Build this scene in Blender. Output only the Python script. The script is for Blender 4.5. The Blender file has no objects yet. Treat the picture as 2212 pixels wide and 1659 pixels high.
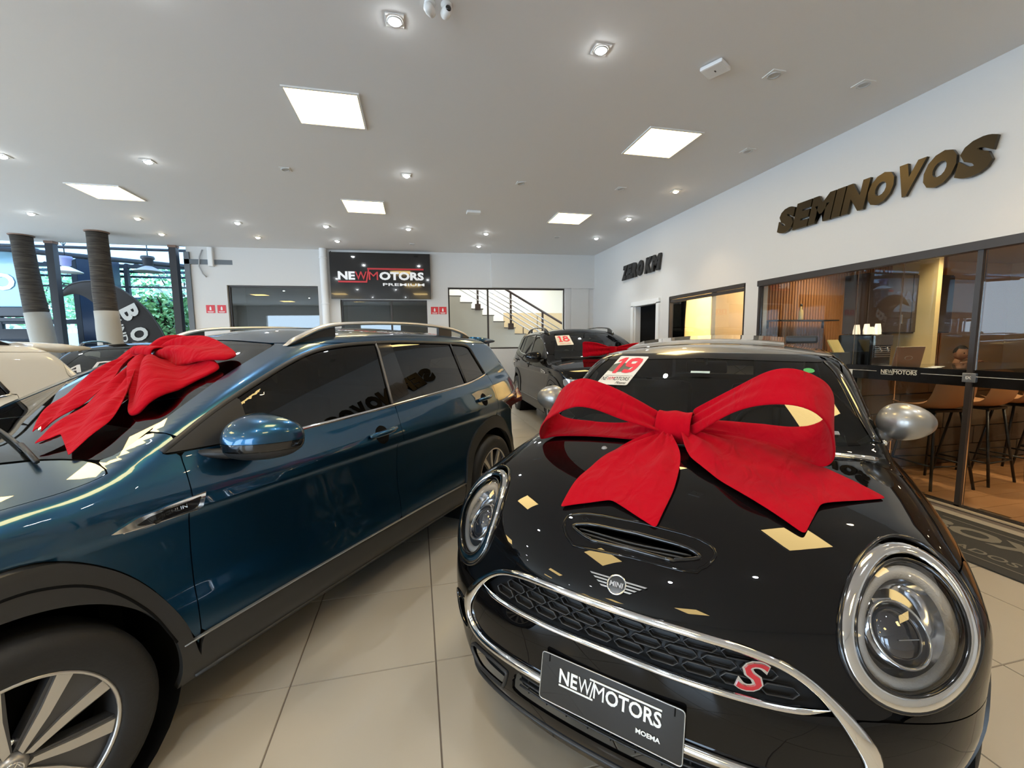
import bpy, bmesh, math, random
import numpy as np
from mathutils import Vector, Matrix
random.seed(7)
SC = bpy.context.scene
COL = SC.collection
SC.view_settings.view_transform = 'Standard'
SC.view_settings.look = 'None'
SC.view_settings.gamma = 1.0
SC.view_settings.use_curve_mapping = False
SC.view_settings.exposure = 0.26
# ---------------------------------------------------------------- camera (2212 x 1659)
FPX, YAW, PITCH, ROLL, CAMH = 906.3, .2214, .0996, -.0113, 1.4194
def _cam():
    cy, sy = math.cos(YAW), math.sin(YAW)
    f = Vector((sy*math.cos(PITCH), cy*math.cos(PITCH), -math.sin(PITCH)))
    r = Vector((cy, -sy, 0)); u = r.cross(f)
    c, s = math.cos(ROLL), math.sin(ROLL)
    r2 = c*r+s*u; u2 = -s*r+c*u
    cd = bpy.data.cameras.new('camera'); o = bpy.data.objects.new('camera', cd); COL.objects.link(o)
    m = Matrix((r2, u2, -f)).transposed().to_4x4(); m.translation = Vector((0, 0, CAMH)); o.matrix_world = m
    cd.sensor_fit = 'HORIZONTAL'; cd.sensor_width = 36.0; cd.lens = 36.0*FPX/2212.0
    cd.clip_start = .05; cd.clip_end = 200
    SC.camera = o
_cam()
# ---------------------------------------------------------------- sky
wd = bpy.data.worlds.new('world'); SC.world = wd; wd.use_nodes = True
_bg = wd.node_tree.nodes['Background']; _bg.inputs[0].default_value = (.62, .80, 1.0, 1); _bg.inputs[1].default_value = 8.0
# ---------------------------------------------------------------- geometry core (numpy)
def cspline(xs, ys):
    """natural cubic through the points, linear outside"""
    xs = np.asarray(xs, float); ys = np.asarray(ys, float); n = len(xs)
    h = np.diff(xs); A = np.zeros((n, n)); b = np.zeros(n); A[0, 0] = A[-1, -1] = 1
    for i in range(1, n-1):
        A[i, i-1] = h[i-1]; A[i, i] = 2*(h[i-1]+h[i]); A[i, i+1] = h[i]
        b[i] = 3*((ys[i+1]-ys[i])/h[i] - (ys[i]-ys[i-1])/h[i-1])
    c = np.linalg.solve(A, b)
    bb = (ys[1:]-ys[:-1])/h - h*(2*c[:-1]+c[1:])/3
    d = (c[1:]-c[:-1])/(3*h)
    def f(x):
        x = np.asarray(x, float); i = np.clip(np.searchsorted(xs, x)-1, 0, n-2)
        t = x-xs[i]; tt = np.clip(t, 0, h[i])
        v = ys[i]+bb[i]*tt+c[i]*tt**2+d[i]*tt**3
        sl = bb[i]+2*c[i]*tt+3*d[i]*tt**2
        return v+(t-tt)*sl
    return f

def pchip(xs, ys):
    """monotone cubic: no overshoot"""
    xs = np.asarray(xs, float); ys = np.asarray(ys, float); h = np.diff(xs); dl = np.diff(ys)/h
    m = np.zeros(len(xs)); m[0] = dl[0]; m[-1] = dl[-1]
    for i in range(1, len(xs)-1):
        if dl[i-1]*dl[i] > 0:
            w1 = 2*h[i]+h[i-1]; w2 = h[i]+2*h[i-1]
            m[i] = (w1+w2)/(w1/dl[i-1]+w2/dl[i])
    def f(x):
        x = np.asarray(x, float); xc = np.clip(x, xs[0], xs[-1])
        i = np.clip(np.searchsorted(xs, xc)-1, 0, len(xs)-2)
        t = (xc-xs[i])/h[i]; t2 = t*t; t3 = t2*t
        return ((2*t3-3*t2+1)*ys[i]+(t3-2*t2+t)*h[i]*m[i]+(-2*t3+3*t2)*ys[i+1]+(t3-t2)*h[i]*m[i+1])
    return f

def smax(a, b, k):
    h = np.maximum(k-np.abs(a-b), 0)/k
    return np.maximum(a, b)+h*h*k*.25

def smin(a, b, k): return -smax(-a, -b, k)

def sstep(a, b, x):
    t = np.clip((np.asarray(x, float)-a)/(b-a), 0, 1); return t*t*(3-2*t)

def grad(F, P, e=1e-3):
    G = np.zeros_like(P)
    for i in range(3):
        d = np.zeros(3); d[i] = e
        G[:, i] = F(P+d)-F(P-d)
    return G/np.maximum(np.linalg.norm(G, axis=1, keepdims=True), 1e-9)

def shrink_box(F, lo, hi, step, sx0, sx1, zc):
    """quad mesh: a subdivided box whose points travel from the spine until F = 0"""
    lo = np.array(lo, float); hi = np.array(hi, float); n = np.maximum(np.round((hi-lo)/step).astype(int), 2)
    vid = {}; V = []; Q = []
    ax = [np.linspace(lo[i], hi[i], n[i]+1) for i in range(3)]
    def gid(i, j, k):
        key = (i, j, k)
        if key not in vid: vid[key] = len(V); V.append((ax[0][i], ax[1][j], ax[2][k]))
        return vid[key]
    for a in range(3):
        b, c = (a+1) % 3, (a+2) % 3
        for side in (0, n[a]):
            if a == 2 and side == 0: continue          # no underside
            for p in range(n[b]):
                for q in range(n[c]):
                    def g(pp, qq):
                        t = [0, 0, 0]; t[a] = side; t[b] = pp; t[c] = qq; return gid(*t)
                    f = (g(p, q), g(p+1, q), g(p+1, q+1), g(p, q+1))
                    Q.append(f if side else f[::-1])
    V = np.array(V); Q = np.array(Q)
    O = np.stack([np.clip(V[:, 0], sx0, sx1), np.zeros(len(V)), np.full(len(V), zc)], 1)
    D = V-O
    t0 = np.zeros(len(V)); t1 = np.full(len(V), 1.3)
    for _ in range(26):
        tm = (t0+t1)/2; ins = F(O+D*tm[:, None]) < 0
        t0 = np.where(ins, tm, t0); t1 = np.where(ins, t1, tm)
    return O+D*((t0+t1)/2)[:, None], [tuple(q) for q in Q]

def clip(V, faces, g):
    """keep the part of the mesh where g >= 0, cut exactly along g = 0"""
    ins = g >= 0
    out = []; nv = []; cache = {}; base = len(V)
    for f in faces:
        s = [ins[i] for i in f]
        if all(s): out.append(f); continue
        if not any(s): continue
        poly = []
        m = len(f)
        for a in range(m):
            i, j = f[a], f[(a+1) % m]
            if ins[i]: poly.append(i)
            if ins[i] != ins[j]:
                key = (i, j) if i < j else (j, i)
                if key not in cache:
                    t = g[key[0]]/(g[key[0]]-g[key[1]]); t = min(max(t, 0), 1)
                    cache[key] = base+len(nv); nv.append(V[key[0]]*(1-t)+V[key[1]]*t)
                poly.append(cache[key])
        if len(poly) >= 3: out.append(tuple(poly))
    VV = np.vstack([V, np.array(nv)]) if nv else V
    return compact(VV, out)

def compact(V, faces):
    if not faces: return np.zeros((0, 3)), []
    used = np.unique(np.fromiter((i for f in faces for i in f), int))
    mp = -np.ones(len(V), int); mp[used] = np.arange(len(used))
    return V[used], [tuple(int(mp[i]) for i in f) for f in faces]

def sdpoly(poly, x, y):
    """signed distance to a closed polygon, positive inside"""
    P = np.asarray(poly, float); x = np.asarray(x, float); y = np.asarray(y, float)
    d = np.full(x.shape, 1e9); inside = np.zeros(x.shape, bool)
    for i in range(len(P)):
        ax_, ay = P[i]; bx, by = P[(i+1) % len(P)]
        ex, ey = bx-ax_, by-ay; wx, wy = x-ax_, y-ay
        t = np.clip((wx*ex+wy*ey)/max(ex*ex+ey*ey, 1e-12), 0, 1)
        d = np.minimum(d, (wx-ex*t)**2+(wy-ey*t)**2)
        c = ((ay <= y) & (by > y)) | ((by <= y) & (ay > y))
        with np.errstate(divide='ignore', invalid='ignore'):
            xi = ax_+(y-ay)/(by-ay if abs(by-ay) > 1e-12 else 1e-12)*ex
        inside ^= c & (x < xi)
    return np.where(inside, 1, -1)*np.sqrt(d)

def smooth_poly(pts, r=.3, n=5):
    """round the corners of a polygon: each corner becomes a short arc; r = metres"""
    P = [np.array(p[:2], float) for p in pts]; R = [p[2] if len(p) > 2 else r for p in pts]; out = []
    for i in range(len(P)):
        a, b, c = P[i-1], P[i], P[(i+1) % len(P)]
        ra = min(R[i], np.linalg.norm(a-b)*.48); rc = min(R[i], np.linalg.norm(c-b)*.48)
        if R[i] < 1e-4: out.append(b); continue
        p0 = b+(a-b)/np.linalg.norm(a-b)*ra; p1 = b+(c-b)/np.linalg.norm(c-b)*rc
        for k in range(n+1):
            t = k/n; out.append((1-t)**2*p0+2*t*(1-t)*b+t*t*p1)
    return np.array(out)

def curve_pts(pts, n=8, closed=False):
    """Catmull-Rom through the points"""
    P = np.array(pts, float); m = len(P); out = []
    for i in range(m if closed else m-1):
        if closed: p0, p1, p2, p3 = P[i-1], P[i], P[(i+1) % m], P[(i+2) % m]
        else:
            p1, p2 = P[i], P[i+1]; p0 = P[i-1] if i else 2*p1-p2; p3 = P[i+2] if i+2 < m else 2*p2-p1
        for k in range(n):
            t = k/n
            out.append(.5*((2*p1)+(-p0+p2)*t+(2*p0-5*p1+4*p2-p3)*t*t+(-p0+3*p1-3*p2+p3)*t**3))
    if not closed: out.append(P[-1])
    return np.array(out)

# ---- car skins. Car frame: x forward from the front axle, y to the car's left, z up.  s = -x runs rearward.
def skin(top, crown, side, front, rear, ws, gside, roof, rglass, k=(.06, .05, .05, .03), fy=None, bottom=.2):
    def F(P):
        s = -P[:, 0]; y = P[:, 1]; z = P[:, 2]; ay = np.sqrt(y*y+1e-6)
        Ys = side(s, z)
        a = (z-(top(s)-crown(s)*(ay/.8)**2))*.95
        b = ay-Ys
        f = front(z, ay)-s
        r = s-rear(z, ay)
        lo = smax(smax(a, b, k[0]), smax(f, r, .01), k[1])
        if ws is None: return smax(lo, bottom-z, .02)
        u = smax(smax(ws(s, ay, z), rglass(s, ay, z), .02), ay-gside(s, z), k[2])
        u = smax(u, (z-roof(s, ay)), k[2]*1.3)
        u = np.maximum(u, .86-z)
        return smax(smin(lo, u, k[3]), bottom-z, .02)
    return F

def plane2(s0, z0, s1, z1):
    """half-plane left/above of the segment: >0 outside (towards -s,+z for a windshield going up-rear)"""
    L = math.hypot(s1-s0, z1-z0); nx, nz = -(z1-z0)/L, (s1-s0)/L
    return lambda s, z: (s-s0)*nx+(z-z0)*nz

# ---- blue compact SUV
def skin_suv():
    top = cspline([-.83, -.72, -.55, -.2, .3, 1., 1.6, 2.2, 2.8, 3.4], [.86, .945, .985, 1.03, 1.075, 1.075, 1.09, 1.115, 1.15, 1.15])
    crown = lambda s: .03*sstep(1.0, .1, s)+.035
    az = pchip([.15, .24, .32, .42, .50, .60, .70, .82, .895, .932, .965, .99, 1.03, 1.10, 1.2], [.80, .835, .865, .872, .868, .852, .850, .859, .870, .880, .871, .863, .850, .825, .79])
    def side(s, z):
        pl = -.16*np.clip(-.12-s, 0, 2)**1.8*1.3-.10*np.clip(s-2.5, 0, 2)**2*1.2
        fl = .012*np.exp(-((s+.0)/.45)**2)*sstep(.95, .7, z)+.016*np.exp(-((s-2.65)/.5)**2)*sstep(1.0, .7, z)
        return az(z)+pl+fl
    fz = pchip([.15, .3, .5, .7, .82, .9, 1.], [-.76, -.82, -.83, -.81, -.79, -.74, -.6])
    rz = pchip([.2, .4, .6, .8, .95, 1.1, 1.3], [3.33, 3.37, 3.37, 3.35, 3.37, 3.33, 3.2])
    w = plane2(.26, 1.06, 1.16, 1.50)
    rg = plane2(2.98, 1.50, 3.36, 1.05)
    roofc = cspline([.9, 1.15, 1.5, 2., 2.5, 3.0, 3.4], [1.44, 1.495, 1.525, 1.535, 1.52, 1.485, 1.44])
    return skin(top, crown, side, lambda z, y: fz(z)+.38*y*y, lambda z, y: rz(z)-.22*y*y,
                lambda s, y, z: w(s-.10*y*y, z)+.15*(z-1.28)**2-.004,
                lambda s, z: .872-(np.maximum(z, .9)-1.0)*.37-.055*np.clip(s-2.0, 0, 2)**1.7-.03*np.clip(1.-s, 0, 1)**2,
                lambda s, y: roofc(s)-.05*(y/.6)**2,
                lambda s, y, z: rg(s+.12*y*y, z), k=(.05, .12, .06, .03), bottom=.19)

# ---- black hatch with round lamps
def skin_mini():
    top = cspline([-.85, -.74, -.6, -.4, -.1, .2, .6, 1.2, 2., 2.9], [.72, .775, .835, .90, .965, 1.005, 1.0, 1.0, 1.01, 1.0])
    crown = lambda s: .06*sstep(.8, -.2, s)+.03+.05*sstep(-.2, -.7, s)
    az = pchip([.12, .22, .35, .5, .65, .78, .88, .96, 1.05], [.80, .835, .858, .866, .868, .858, .825, .78, .72])
    def side(s, z):
        pl = -.22*np.clip(-.02-s, 0, 2)**2.0-.10*np.clip(s-1.9, 0, 2)**2-.20*np.clip((.46-z)/.28, 0, 1)**1.4*sstep(.25, .60, -s)
        return az(z)+pl
    fz = pchip([.1, .2, .3, .45, .6, .7, .76, .82, .9], [-.72, -.775, -.80, -.80, -.785, -.76, -.72, -.66, -.5])
    rz = pchip([.2, .4, .6, .8, 1.0, 1.2], [3.02, 3.05, 3.05, 3.03, 3.0, 2.95])
    w = plane2(.14, .985, .66, 1.345)
    rg = plane2(2.62, 1.36, 2.98, .98)
    roofc = cspline([.55, .75, 1.1, 1.6, 2.2, 2.7], [1.335, 1.375, 1.40, 1.41, 1.395, 1.355])
    def fr(z, y):
        t = sstep(.50, .70, z); y = np.minimum(y, 1.0); return fz(z)+(1-t)*(.20*y*y+.45*y**4)+t*.475*y*y
    return skin(top, crown, side, fr, lambda z, y: rz(z)-.25*y*y,
                lambda s, y, z: w(s-.30*y*y, z)+.22*(z-1.165)**2-.004,
                lambda s, z: .735-(np.maximum(z, .9)-1.0)*.30-.05*np.clip(s-1.8, 0, 2)**1.6,
                lambda s, y: roofc(s)-.045*(y/.55)**2,
                lambda s, y, z: rg(s+.12*y*y, z), k=(.16, .10, .05, .02), bottom=.165)
# ---------------------------------------------------------------- object helpers
def newmesh(name, V, F, mats, parent=None, smooth=True, normals=None, midx=None):
    me = bpy.data.meshes.new(name)
    me.from_pydata([tuple(map(float, v)) for v in V], [], [tuple(f) for f in F]); me.update()
    if not isinstance(mats, (list, tuple)): mats = [mats]
    for m in mats: me.materials.append(m)
    if midx is not None: me.polygons.foreach_set('material_index', np.array(midx, np.int32))
    if smooth: me.polygons.foreach_set('use_smooth', np.ones(len(me.polygons), bool))
    if normals is not None and len(normals) == len(me.vertices):
        me.normals_split_custom_set_from_vertices([tuple(map(float, n)) for n in normals])
    o = bpy.data.objects.new(name, me); COL.objects.link(o)
    if parent is not None: o.parent = parent
    return o

class MB:
    """mesh builder: shapes joined into one object"""
    def __init__(s): s.V = []; s.F = []; s.M = []; s.S = []
    def add(s, V, F, m=0, smooth=False):
        b = len(s.V); s.V += [tuple(map(float, v)) for v in V]; s.F += [tuple(i+b for i in f) for f in F]
        s.M += [m]*len(F); s.S += [smooth]*len(F); return s
    def box(s, c, d, m=0, rot=None, bev=0):
        x, y, z = d[0]/2, d[1]/2, d[2]/2
        if bev > 0:
            bm = bmesh.new(); bmesh.ops.create_cube(bm, size=1)
            for v in bm.verts: v.co = Vector((v.co.x*2*x, v.co.y*2*y, v.co.z*2*z))
            bmesh.ops.bevel(bm, geom=bm.edges[:], offset=min(bev, min(x, y, z)*.98), segments=2, profile=.6, affect='EDGES')
            V = [v.co.copy() for v in bm.verts]; bm.verts.index_update(); F = [[v.index for v in f.verts] for f in bm.faces]; bm.free()
        else:
            V = [Vector((i*x, j*y, k*z)) for i in (-1, 1) for j in (-1, 1) for k in (-1, 1)]
            F = [(0, 1, 3, 2), (4, 6, 7, 5), (0, 4, 5, 1), (2, 3, 7, 6), (0, 2, 6, 4), (1, 5, 7, 3)]
        c = Vector(c)
        if rot is not None: V = [rot @ v for v in V]
        return s.add([v+c for v in V], F, m)
    def tube(s, pts, r, n=8, m=0, cap=True, closed=False, up=None):
        P = [Vector(p) for p in pts]; k = len(P); R = r if isinstance(r, (list, tuple)) else [r]*k
        V = []; prev = None
        for i in range(k):
            if closed: t = (P[(i+1) % k]-P[i-1]).normalized()
            else: t = (P[min(i+1, k-1)]-P[max(i-1, 0)]).normalized()
            if prev is None:
                a = Vector(up) if up else (Vector((0, 0, 1)) if abs(t.z) < .9 else Vector((1, 0, 0)))
            else: a = prev
            a = (a-t*a.dot(t)).normalized(); b = t.cross(a); prev = a
            for j in range(n):
                w = 2*math.pi*j/n; V.append(P[i]+(a*math.cos(w)+b*math.sin(w))*R[i])
        F = []
        for i in range(k if closed else k-1):
            for j in range(n):
                i2 = (i+1) % k
                F.append((i*n+j, i*n+(j+1) % n, i2*n+(j+1) % n, i2*n+j))
        if cap and not closed: F += [tuple(range(n))[::-1], tuple(range((k-1)*n, k*n))]
        return s.add(V, F, m, True)
    def lathe(s, prof, c=(0, 0, 0), ax='z', n=24, m=0, smooth=True, close=False, sx=1, sy=1):
        c = Vector(c); V = []; k = len(prof)
        for j in range(n):
            w = 2*math.pi*j/n
            for r, h in prof:
                a, b = r*math.cos(w)*sx, r*math.sin(w)*sy
                V.append(c+Vector({'z': (a, b, h), 'y': (a, h, b), 'x': (h, a, b)}[ax]))
        F = []
        for j in range(n):
            j2 = (j+1) % n
            for i in range(k if close else k-1):
                i2 = (i+1) % k
                F.append((j*k+i, j2*k+i, j2*k+i2, j*k+i2))
        return s.add(V, F, m, smooth)
    def prism(s, poly, h0, h1, ax='z', m=0, c=(0, 0, 0)):
        """poly (a,b) extruded along ax; ax z:(x,y) y:(x,z) x:(y,z)"""
        n = len(poly); c = Vector(c)
        def P(a, b, h): return c+Vector({'z': (a, b, h), 'y': (a, h, b), 'x': (h, a, b)}[ax])
        V = [P(a, b, h0) for a, b in poly]+[P(a, b, h1) for a, b in poly]
        F = [tuple(range(n))[::-1], tuple(range(n, 2*n))]+[(i, (i+1) % n, n+(i+1) % n, n+i) for i in range(n)]
        return s.add(V, F, m)
    def build(s, name, mats, parent=None, loc=None, recalc=True, kind=None):
        me = bpy.data.meshes.new(name); me.from_pydata(s.V, [], s.F); me.update()
        if not isinstance(mats, (list, tuple)): mats = [mats]
        for mm in mats: me.materials.append(mm)
        me.polygons.foreach_set('material_index', np.array(s.M, np.int32)); me.polygons.foreach_set('use_smooth', np.array(s.S, bool))
        if recalc:
            bm = bmesh.new(); bm.from_mesh(me); bmesh.ops.recalc_face_normals(bm, faces=bm.faces[:]); bm.to_mesh(me); bm.free()
        o = bpy.data.objects.new(name, me); COL.objects.link(o)
        if parent is not None: o.parent = parent
        if loc is not None: o.location = loc
        if kind: o['kind'] = kind
        return o

def tag(o, label=None, cat=None, group=None, kind=None):
    if label: o['label'] = label
    if cat: o['category'] = cat
    if group: o['group'] = group
    if kind: o['kind'] = kind
    return o

def empty(name, loc=(0, 0, 0), rz=0.0, label=None, cat=None, group=None):
    o = bpy.data.objects.new(name, None); COL.objects.link(o); o.location = loc; o.rotation_euler = (0, 0, rz)
    o.empty_display_size = .1
    return tag(o, label, cat, group)

def struct(o): o['kind'] = 'structure'; return o

def copy_tree(o, parent=None):
    c = o.copy(); COL.objects.link(c); c.parent = parent
    if parent is not None: c.matrix_parent_inverse = o.matrix_parent_inverse.copy()
    for ch in list(CH.get(o.name, [])) or [x for x in o.children]: copy_tree(ch, c)
    return c
CH = {}

def text_geo(txt, size=1.0, bold=0.0, shear=0.0, depth=.0, sx=1.0, align='LEFT', spacing=1.0, res=3):
    """letters as (V, F) in the xy plane, extruded along z by depth"""
    cu = bpy.data.curves.new('t', 'FONT'); cu.body = txt; cu.size = size; cu.offset = bold*size; cu.shear = shear
    cu.extrude = depth/2; cu.align_x = align; cu.space_character = spacing; cu.resolution_u = res; cu.fill_mode = 'BOTH' if depth else 'FRONT'
    ob = bpy.data.objects.new('t', cu); COL.objects.link(ob)
    dg = bpy.context.evaluated_depsgraph_get(); me = bpy.data.meshes.new_from_object(ob.evaluated_get(dg))
    V = [Vector((v.co.x*sx, v.co.y, v.co.z)) for v in me.vertices]; F = [tuple(p.vertices) for p in me.polygons]
    bpy.data.objects.remove(ob); bpy.data.curves.remove(cu); bpy.data.meshes.remove(me)
    return V, F

def fit_text(txt, w, h, bold=.0, shear=0.0, depth=.0, spacing=1.0, res=3):
    """letters scaled to exactly w x h, origin at lower left"""
    V, F = text_geo(txt, 1.0, bold, shear, depth if depth else 0, 1.0, 'LEFT', spacing, res)
    x0 = min(v.x for v in V); x1 = max(v.x for v in V); y0 = min(v.y for v in V); y1 = max(v.y for v in V)
    return [Vector(((v.x-x0)/(x1-x0)*w, (v.y-y0)/(y1-y0)*h, v.z)) for v in V], F

# ---------------------------------------------------------------- materials
MATS = {}
def _nodes(name):
    m = bpy.data.materials.new(name); m.use_nodes = True; nt = m.node_tree; return m, nt, nt.nodes['Principled BSDF']
def mat(name, col, rough=.5, metal=0.0, coat=0.0, spec=.5, emis=None, es=0.0, sheen=0, bump=0, bscale=80, noise=0, nscale=6, coatr=.02, alpha=None):
    if name in MATS: return MATS[name]
    m, nt, b = _nodes(name); I = b.inputs
    I['Base Color'].default_value = (*col, 1); I['Roughness'].default_value = rough; I['Metallic'].default_value = metal
    I['Coat Weight'].default_value = coat; I['Coat Roughness'].default_value = coatr; I['Specular IOR Level'].default_value = spec
    I['Sheen Weight'].default_value = sheen; I['Coat IOR'].default_value = 1.5 if not name.startswith('black_') else 1.42
    if emis: I['Emission Color'].default_value = (*emis, 1); I['Emission Strength'].default_value = es
    if bump or noise:
        tc = nt.nodes.new('ShaderNodeTexCoord')
        if noise:
            n = nt.nodes.new('ShaderNodeTexNoise'); n.inputs['Scale'].default_value = nscale; n.inputs['Detail'].default_value = 6
            nt.links.new(tc.outputs['Object'], n.inputs['Vector'])
            mx = nt.nodes.new('ShaderNodeMix'); mx.data_type = 'RGBA'
            mx.inputs['A'].default_value = (*[c*(1-noise) for c in col], 1); mx.inputs['B'].default_value = (*[min(c*(1+noise), 1) for c in col], 1)
            nt.links.new(n.outputs['Fac'], mx.inputs['Factor']); nt.links.new(mx.outputs['Result'], I['Base Color'])
        if bump:
            n2 = nt.nodes.new('ShaderNodeTexNoise'); n2.inputs['Scale'].default_value = bscale; n2.inputs['Detail'].default_value = 5
            nt.links.new(tc.outputs['Object'], n2.inputs['Vector'])
            bp = nt.nodes.new('ShaderNodeBump'); bp.inputs['Strength'].default_value = bump; bp.inputs['Distance'].default_value = .01
            nt.links.new(n2.outputs['Fac'], bp.inputs['Height']); nt.links.new(bp.outputs['Normal'], I['Normal'])
    MATS[name] = m; return m

def emat(name, col, s):
    if name in MATS: return MATS[name]
    m, nt, b = _nodes(name); nt.nodes.remove(b)
    e = nt.nodes.new('ShaderNodeEmission'); e.inputs[0].default_value = (*col, 1); e.inputs[1].default_value = s
    nt.links.new(e.outputs[0], nt.nodes['Material Output'].inputs[0]); MATS[name] = m; return m

def glass(name, tint=(.9, .95, .93), ior=1.5, rough=.0, body=0.0, bcol=(.02, .02, .02)):
    """thin pane: mirror reflection by Fresnel over a tinted clear sheet"""
    if name in MATS: return MATS[name]
    m, nt, b = _nodes(name); nt.nodes.remove(b); N = nt.nodes.new; L = nt.links.new
    fr = N('ShaderNodeFresnel'); fr.inputs[0].default_value = ior
    tr = N('ShaderNodeBsdfTransparent'); tr.inputs[0].default_value = (*tint, 1)
    gl = N('ShaderNodeBsdfGlossy'); gl.inputs['Roughness'].default_value = rough; gl.inputs['Color'].default_value = (1, 1, 1, 1)
    src = tr.outputs[0]
    if body > 0:
        df = N('ShaderNodeBsdfDiffuse'); df.inputs[0].default_value = (*bcol, 1); m0 = N('ShaderNodeMixShader'); m0.inputs[0].default_value = body
        L(tr.outputs[0], m0.inputs[1]); L(df.outputs[0], m0.inputs[2]); src = m0.outputs[0]
    mx = N('ShaderNodeMixShader'); L(fr.outputs[0], mx.inputs[0]); L(src, mx.inputs[1]); L(gl.outputs[0], mx.inputs[2])
    L(mx.outputs[0], nt.nodes['Material Output'].inputs[0]); MATS[name] = m; return m

BLACK = mat('black_plastic', (.02, .02, .021), .45)
BLACKG = mat('gloss_black', (.006, .006, .007), .12, coat=.6)
CHROME = mat('chrome', (.85, .86, .88), .06, 1.0)
RUBBER = mat('tyre_rubber', (.013, .0125, .0125), .62, bump=.15, bscale=60)
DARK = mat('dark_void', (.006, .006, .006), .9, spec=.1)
WHITE = mat('white_paint', (.80, .80, .79), .55)
# ================================================================ ROOM
RX, CZ = 4.35, 3.52
def BY(x): return 9.95+.055*(RX-x)            # the back wall runs slightly askew
BANG = math.atan(-.055)
WALL = mat('wall_paint', (.66, .645, .62), .6, bump=.08, bscale=30)
CEIL = mat('ceiling_paint', (.74, .725, .71), .7, bump=.05, bscale=12)
# ---- floor: porcelain tiles 0.6 m
fl = MB(); fl.box((-1.5, 5.5, -.06), (24, 24, .11)); floor = struct(fl.build('floor', mat('grout', (.16, .13, .11), .8)))
TILE = mat('porcelain_tile', (.50, .447, .362), .17, spec=.45, noise=.05, nscale=2.5, bump=.012, bscale=90)
TS = .6; g = .0022; dz = -.005
def tile_mesh(w=TS):
    a = w/2-g; b = a-.0015
    V = [(-a, -a, dz), (a, -a, dz), (a, a, dz), (-a, a, dz), (-b, -b, 0), (b, -b, 0), (b, b, 0), (-b, b, 0)]
    return V, [(4, 5, 6, 7), (0, 1, 5, 4), (1, 2, 6, 5), (2, 3, 7, 6), (3, 0, 4, 7)]
tv, tf = tile_mesh(); tme = bpy.data.meshes.new('tile'); tme.from_pydata(tv, [], tf); tme.materials.append(TILE)
cells = []
for i in range(-22, 8):
    for j in range(-12, 17):
        cx, cy = .038+.6*i+.3, .5845+.6*j+.3
        if cx+.3 > RX+.01 and not cx-.3 < RX: continue
        if cy > 10.7 or cx > RX+.05: continue
        dep = cx*math.sin(YAW)+cy*math.cos(YAW); lat = cx*math.cos(YAW)-cy*math.sin(YAW)
        vis = dep > .6 and abs(lat) < dep*1.35+.6
        cells.append((0 if vis else 1, math.hypot(cx, cy), cx, cy))
cells.sort()
rest = MB()
for n, (v, d, cx, cy) in enumerate(cells):
    w = TS
    if cx+.3 > RX:                                  # cut row along the right wall
        e = (cx+.3-RX)
        rest.add([(x+cx if x < 0 else RX-cx+cx-.003, y+cy, z) for x, y, z in tv], tf); continue
    if n < 296:
        o = bpy.data.objects.new('tile', tme); COL.objects.link(o); o.parent = floor; o.location = (cx, cy, 0)
    else: rest.add([(x+cx, y+cy, z) for x, y, z in tv], tf)
rest.build('far_tiles', TILE, floor, kind='stuff')

# ---- ceiling
mb = MB(); mb.box((-3.4, 3.2, CZ+.06), (15.6, 14.6, .12)); ceiling = struct(mb.build('ceiling', CEIL))

# ---- right wall with openings: door, window, glazed partition
def wall_with_holes(name, u0, u1, z0, z1, holes, place, thick, m):
    """grid of boxes around rectangular holes; place(u, v, w) -> xyz, v = depth into the wall"""
    us = sorted({u0, u1, *[h[0] for h in holes], *[h[1] for h in holes]}); zs = sorted({z0, z1, *[h[2] for h in holes], *[h[3] for h in holes]})
    V = []; F = []; idx = {}
    def vid(i, k, d):
        if (i, k, d) not in idx: idx[(i, k, d)] = len(V); V.append(place(us[i], d*thick, zs[k]))
        return idx[(i, k, d)]
    def solid(i, k):
        if i < 0 or k < 0 or i >= len(us)-1 or k >= len(zs)-1: return False
        a, b = (us[i]+us[i+1])/2, (zs[k]+zs[k+1])/2
        return not any(h[0] < a < h[1] and h[2] < b < h[3] for h in holes)
    for i in range(len(us)-1):
        for k in range(len(zs)-1):
            if not solid(i, k): continue
            for d in (0, 1): F.append((vid(i, k, d), vid(i+1, k, d), vid(i+1, k+1, d), vid(i, k+1, d)))
            for (di, dk, e) in ((-1, 0, ((i, k), (i, k+1))), (1, 0, ((i+1, k), (i+1, k+1))), (0, -1, ((i, k), (i+1, k))), (0, 1, ((i, k+1), (i+1, k+1)))):
                if not solid(i+di, k+dk): (a, b) = e; F.append((vid(*a, 0), vid(*b, 0), vid(*b, 1), vid(*a, 1)))
    mb = MB(); mb.add(V, F); return struct(mb.build(name, m))
wr = wall_with_holes('wall_right', -4.0, 9.99, 0, CZ, [(7.06, 7.86, 0, 2.10), (4.92, 6.68, 1.10, 2.18), (-1.2, 4.70, 0, 2.17)],
                     lambda u, v, w: (RX+v, u, w), .15, WALL)
# ---- back wall
wb = wall_with_holes('wall_back', -4.72, RX+.1, 0, CZ, [(-3.98, -2.12, .95, 2.72), (-1.66, .27, .95, 2.42), (.76, 3.62, 1.26, 2.72)],
                     lambda u, v, w: (u, BY(u)+v, w), .22, WALL)
mb = MB(); mb.box((3.08, 9.985, 3.12), (2.58, .06, .80), rot=Matrix.Rotation(BANG, 3, 'Z')); struct(mb.build('trim_1', WALL))   # bulkhead step at upper right
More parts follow.
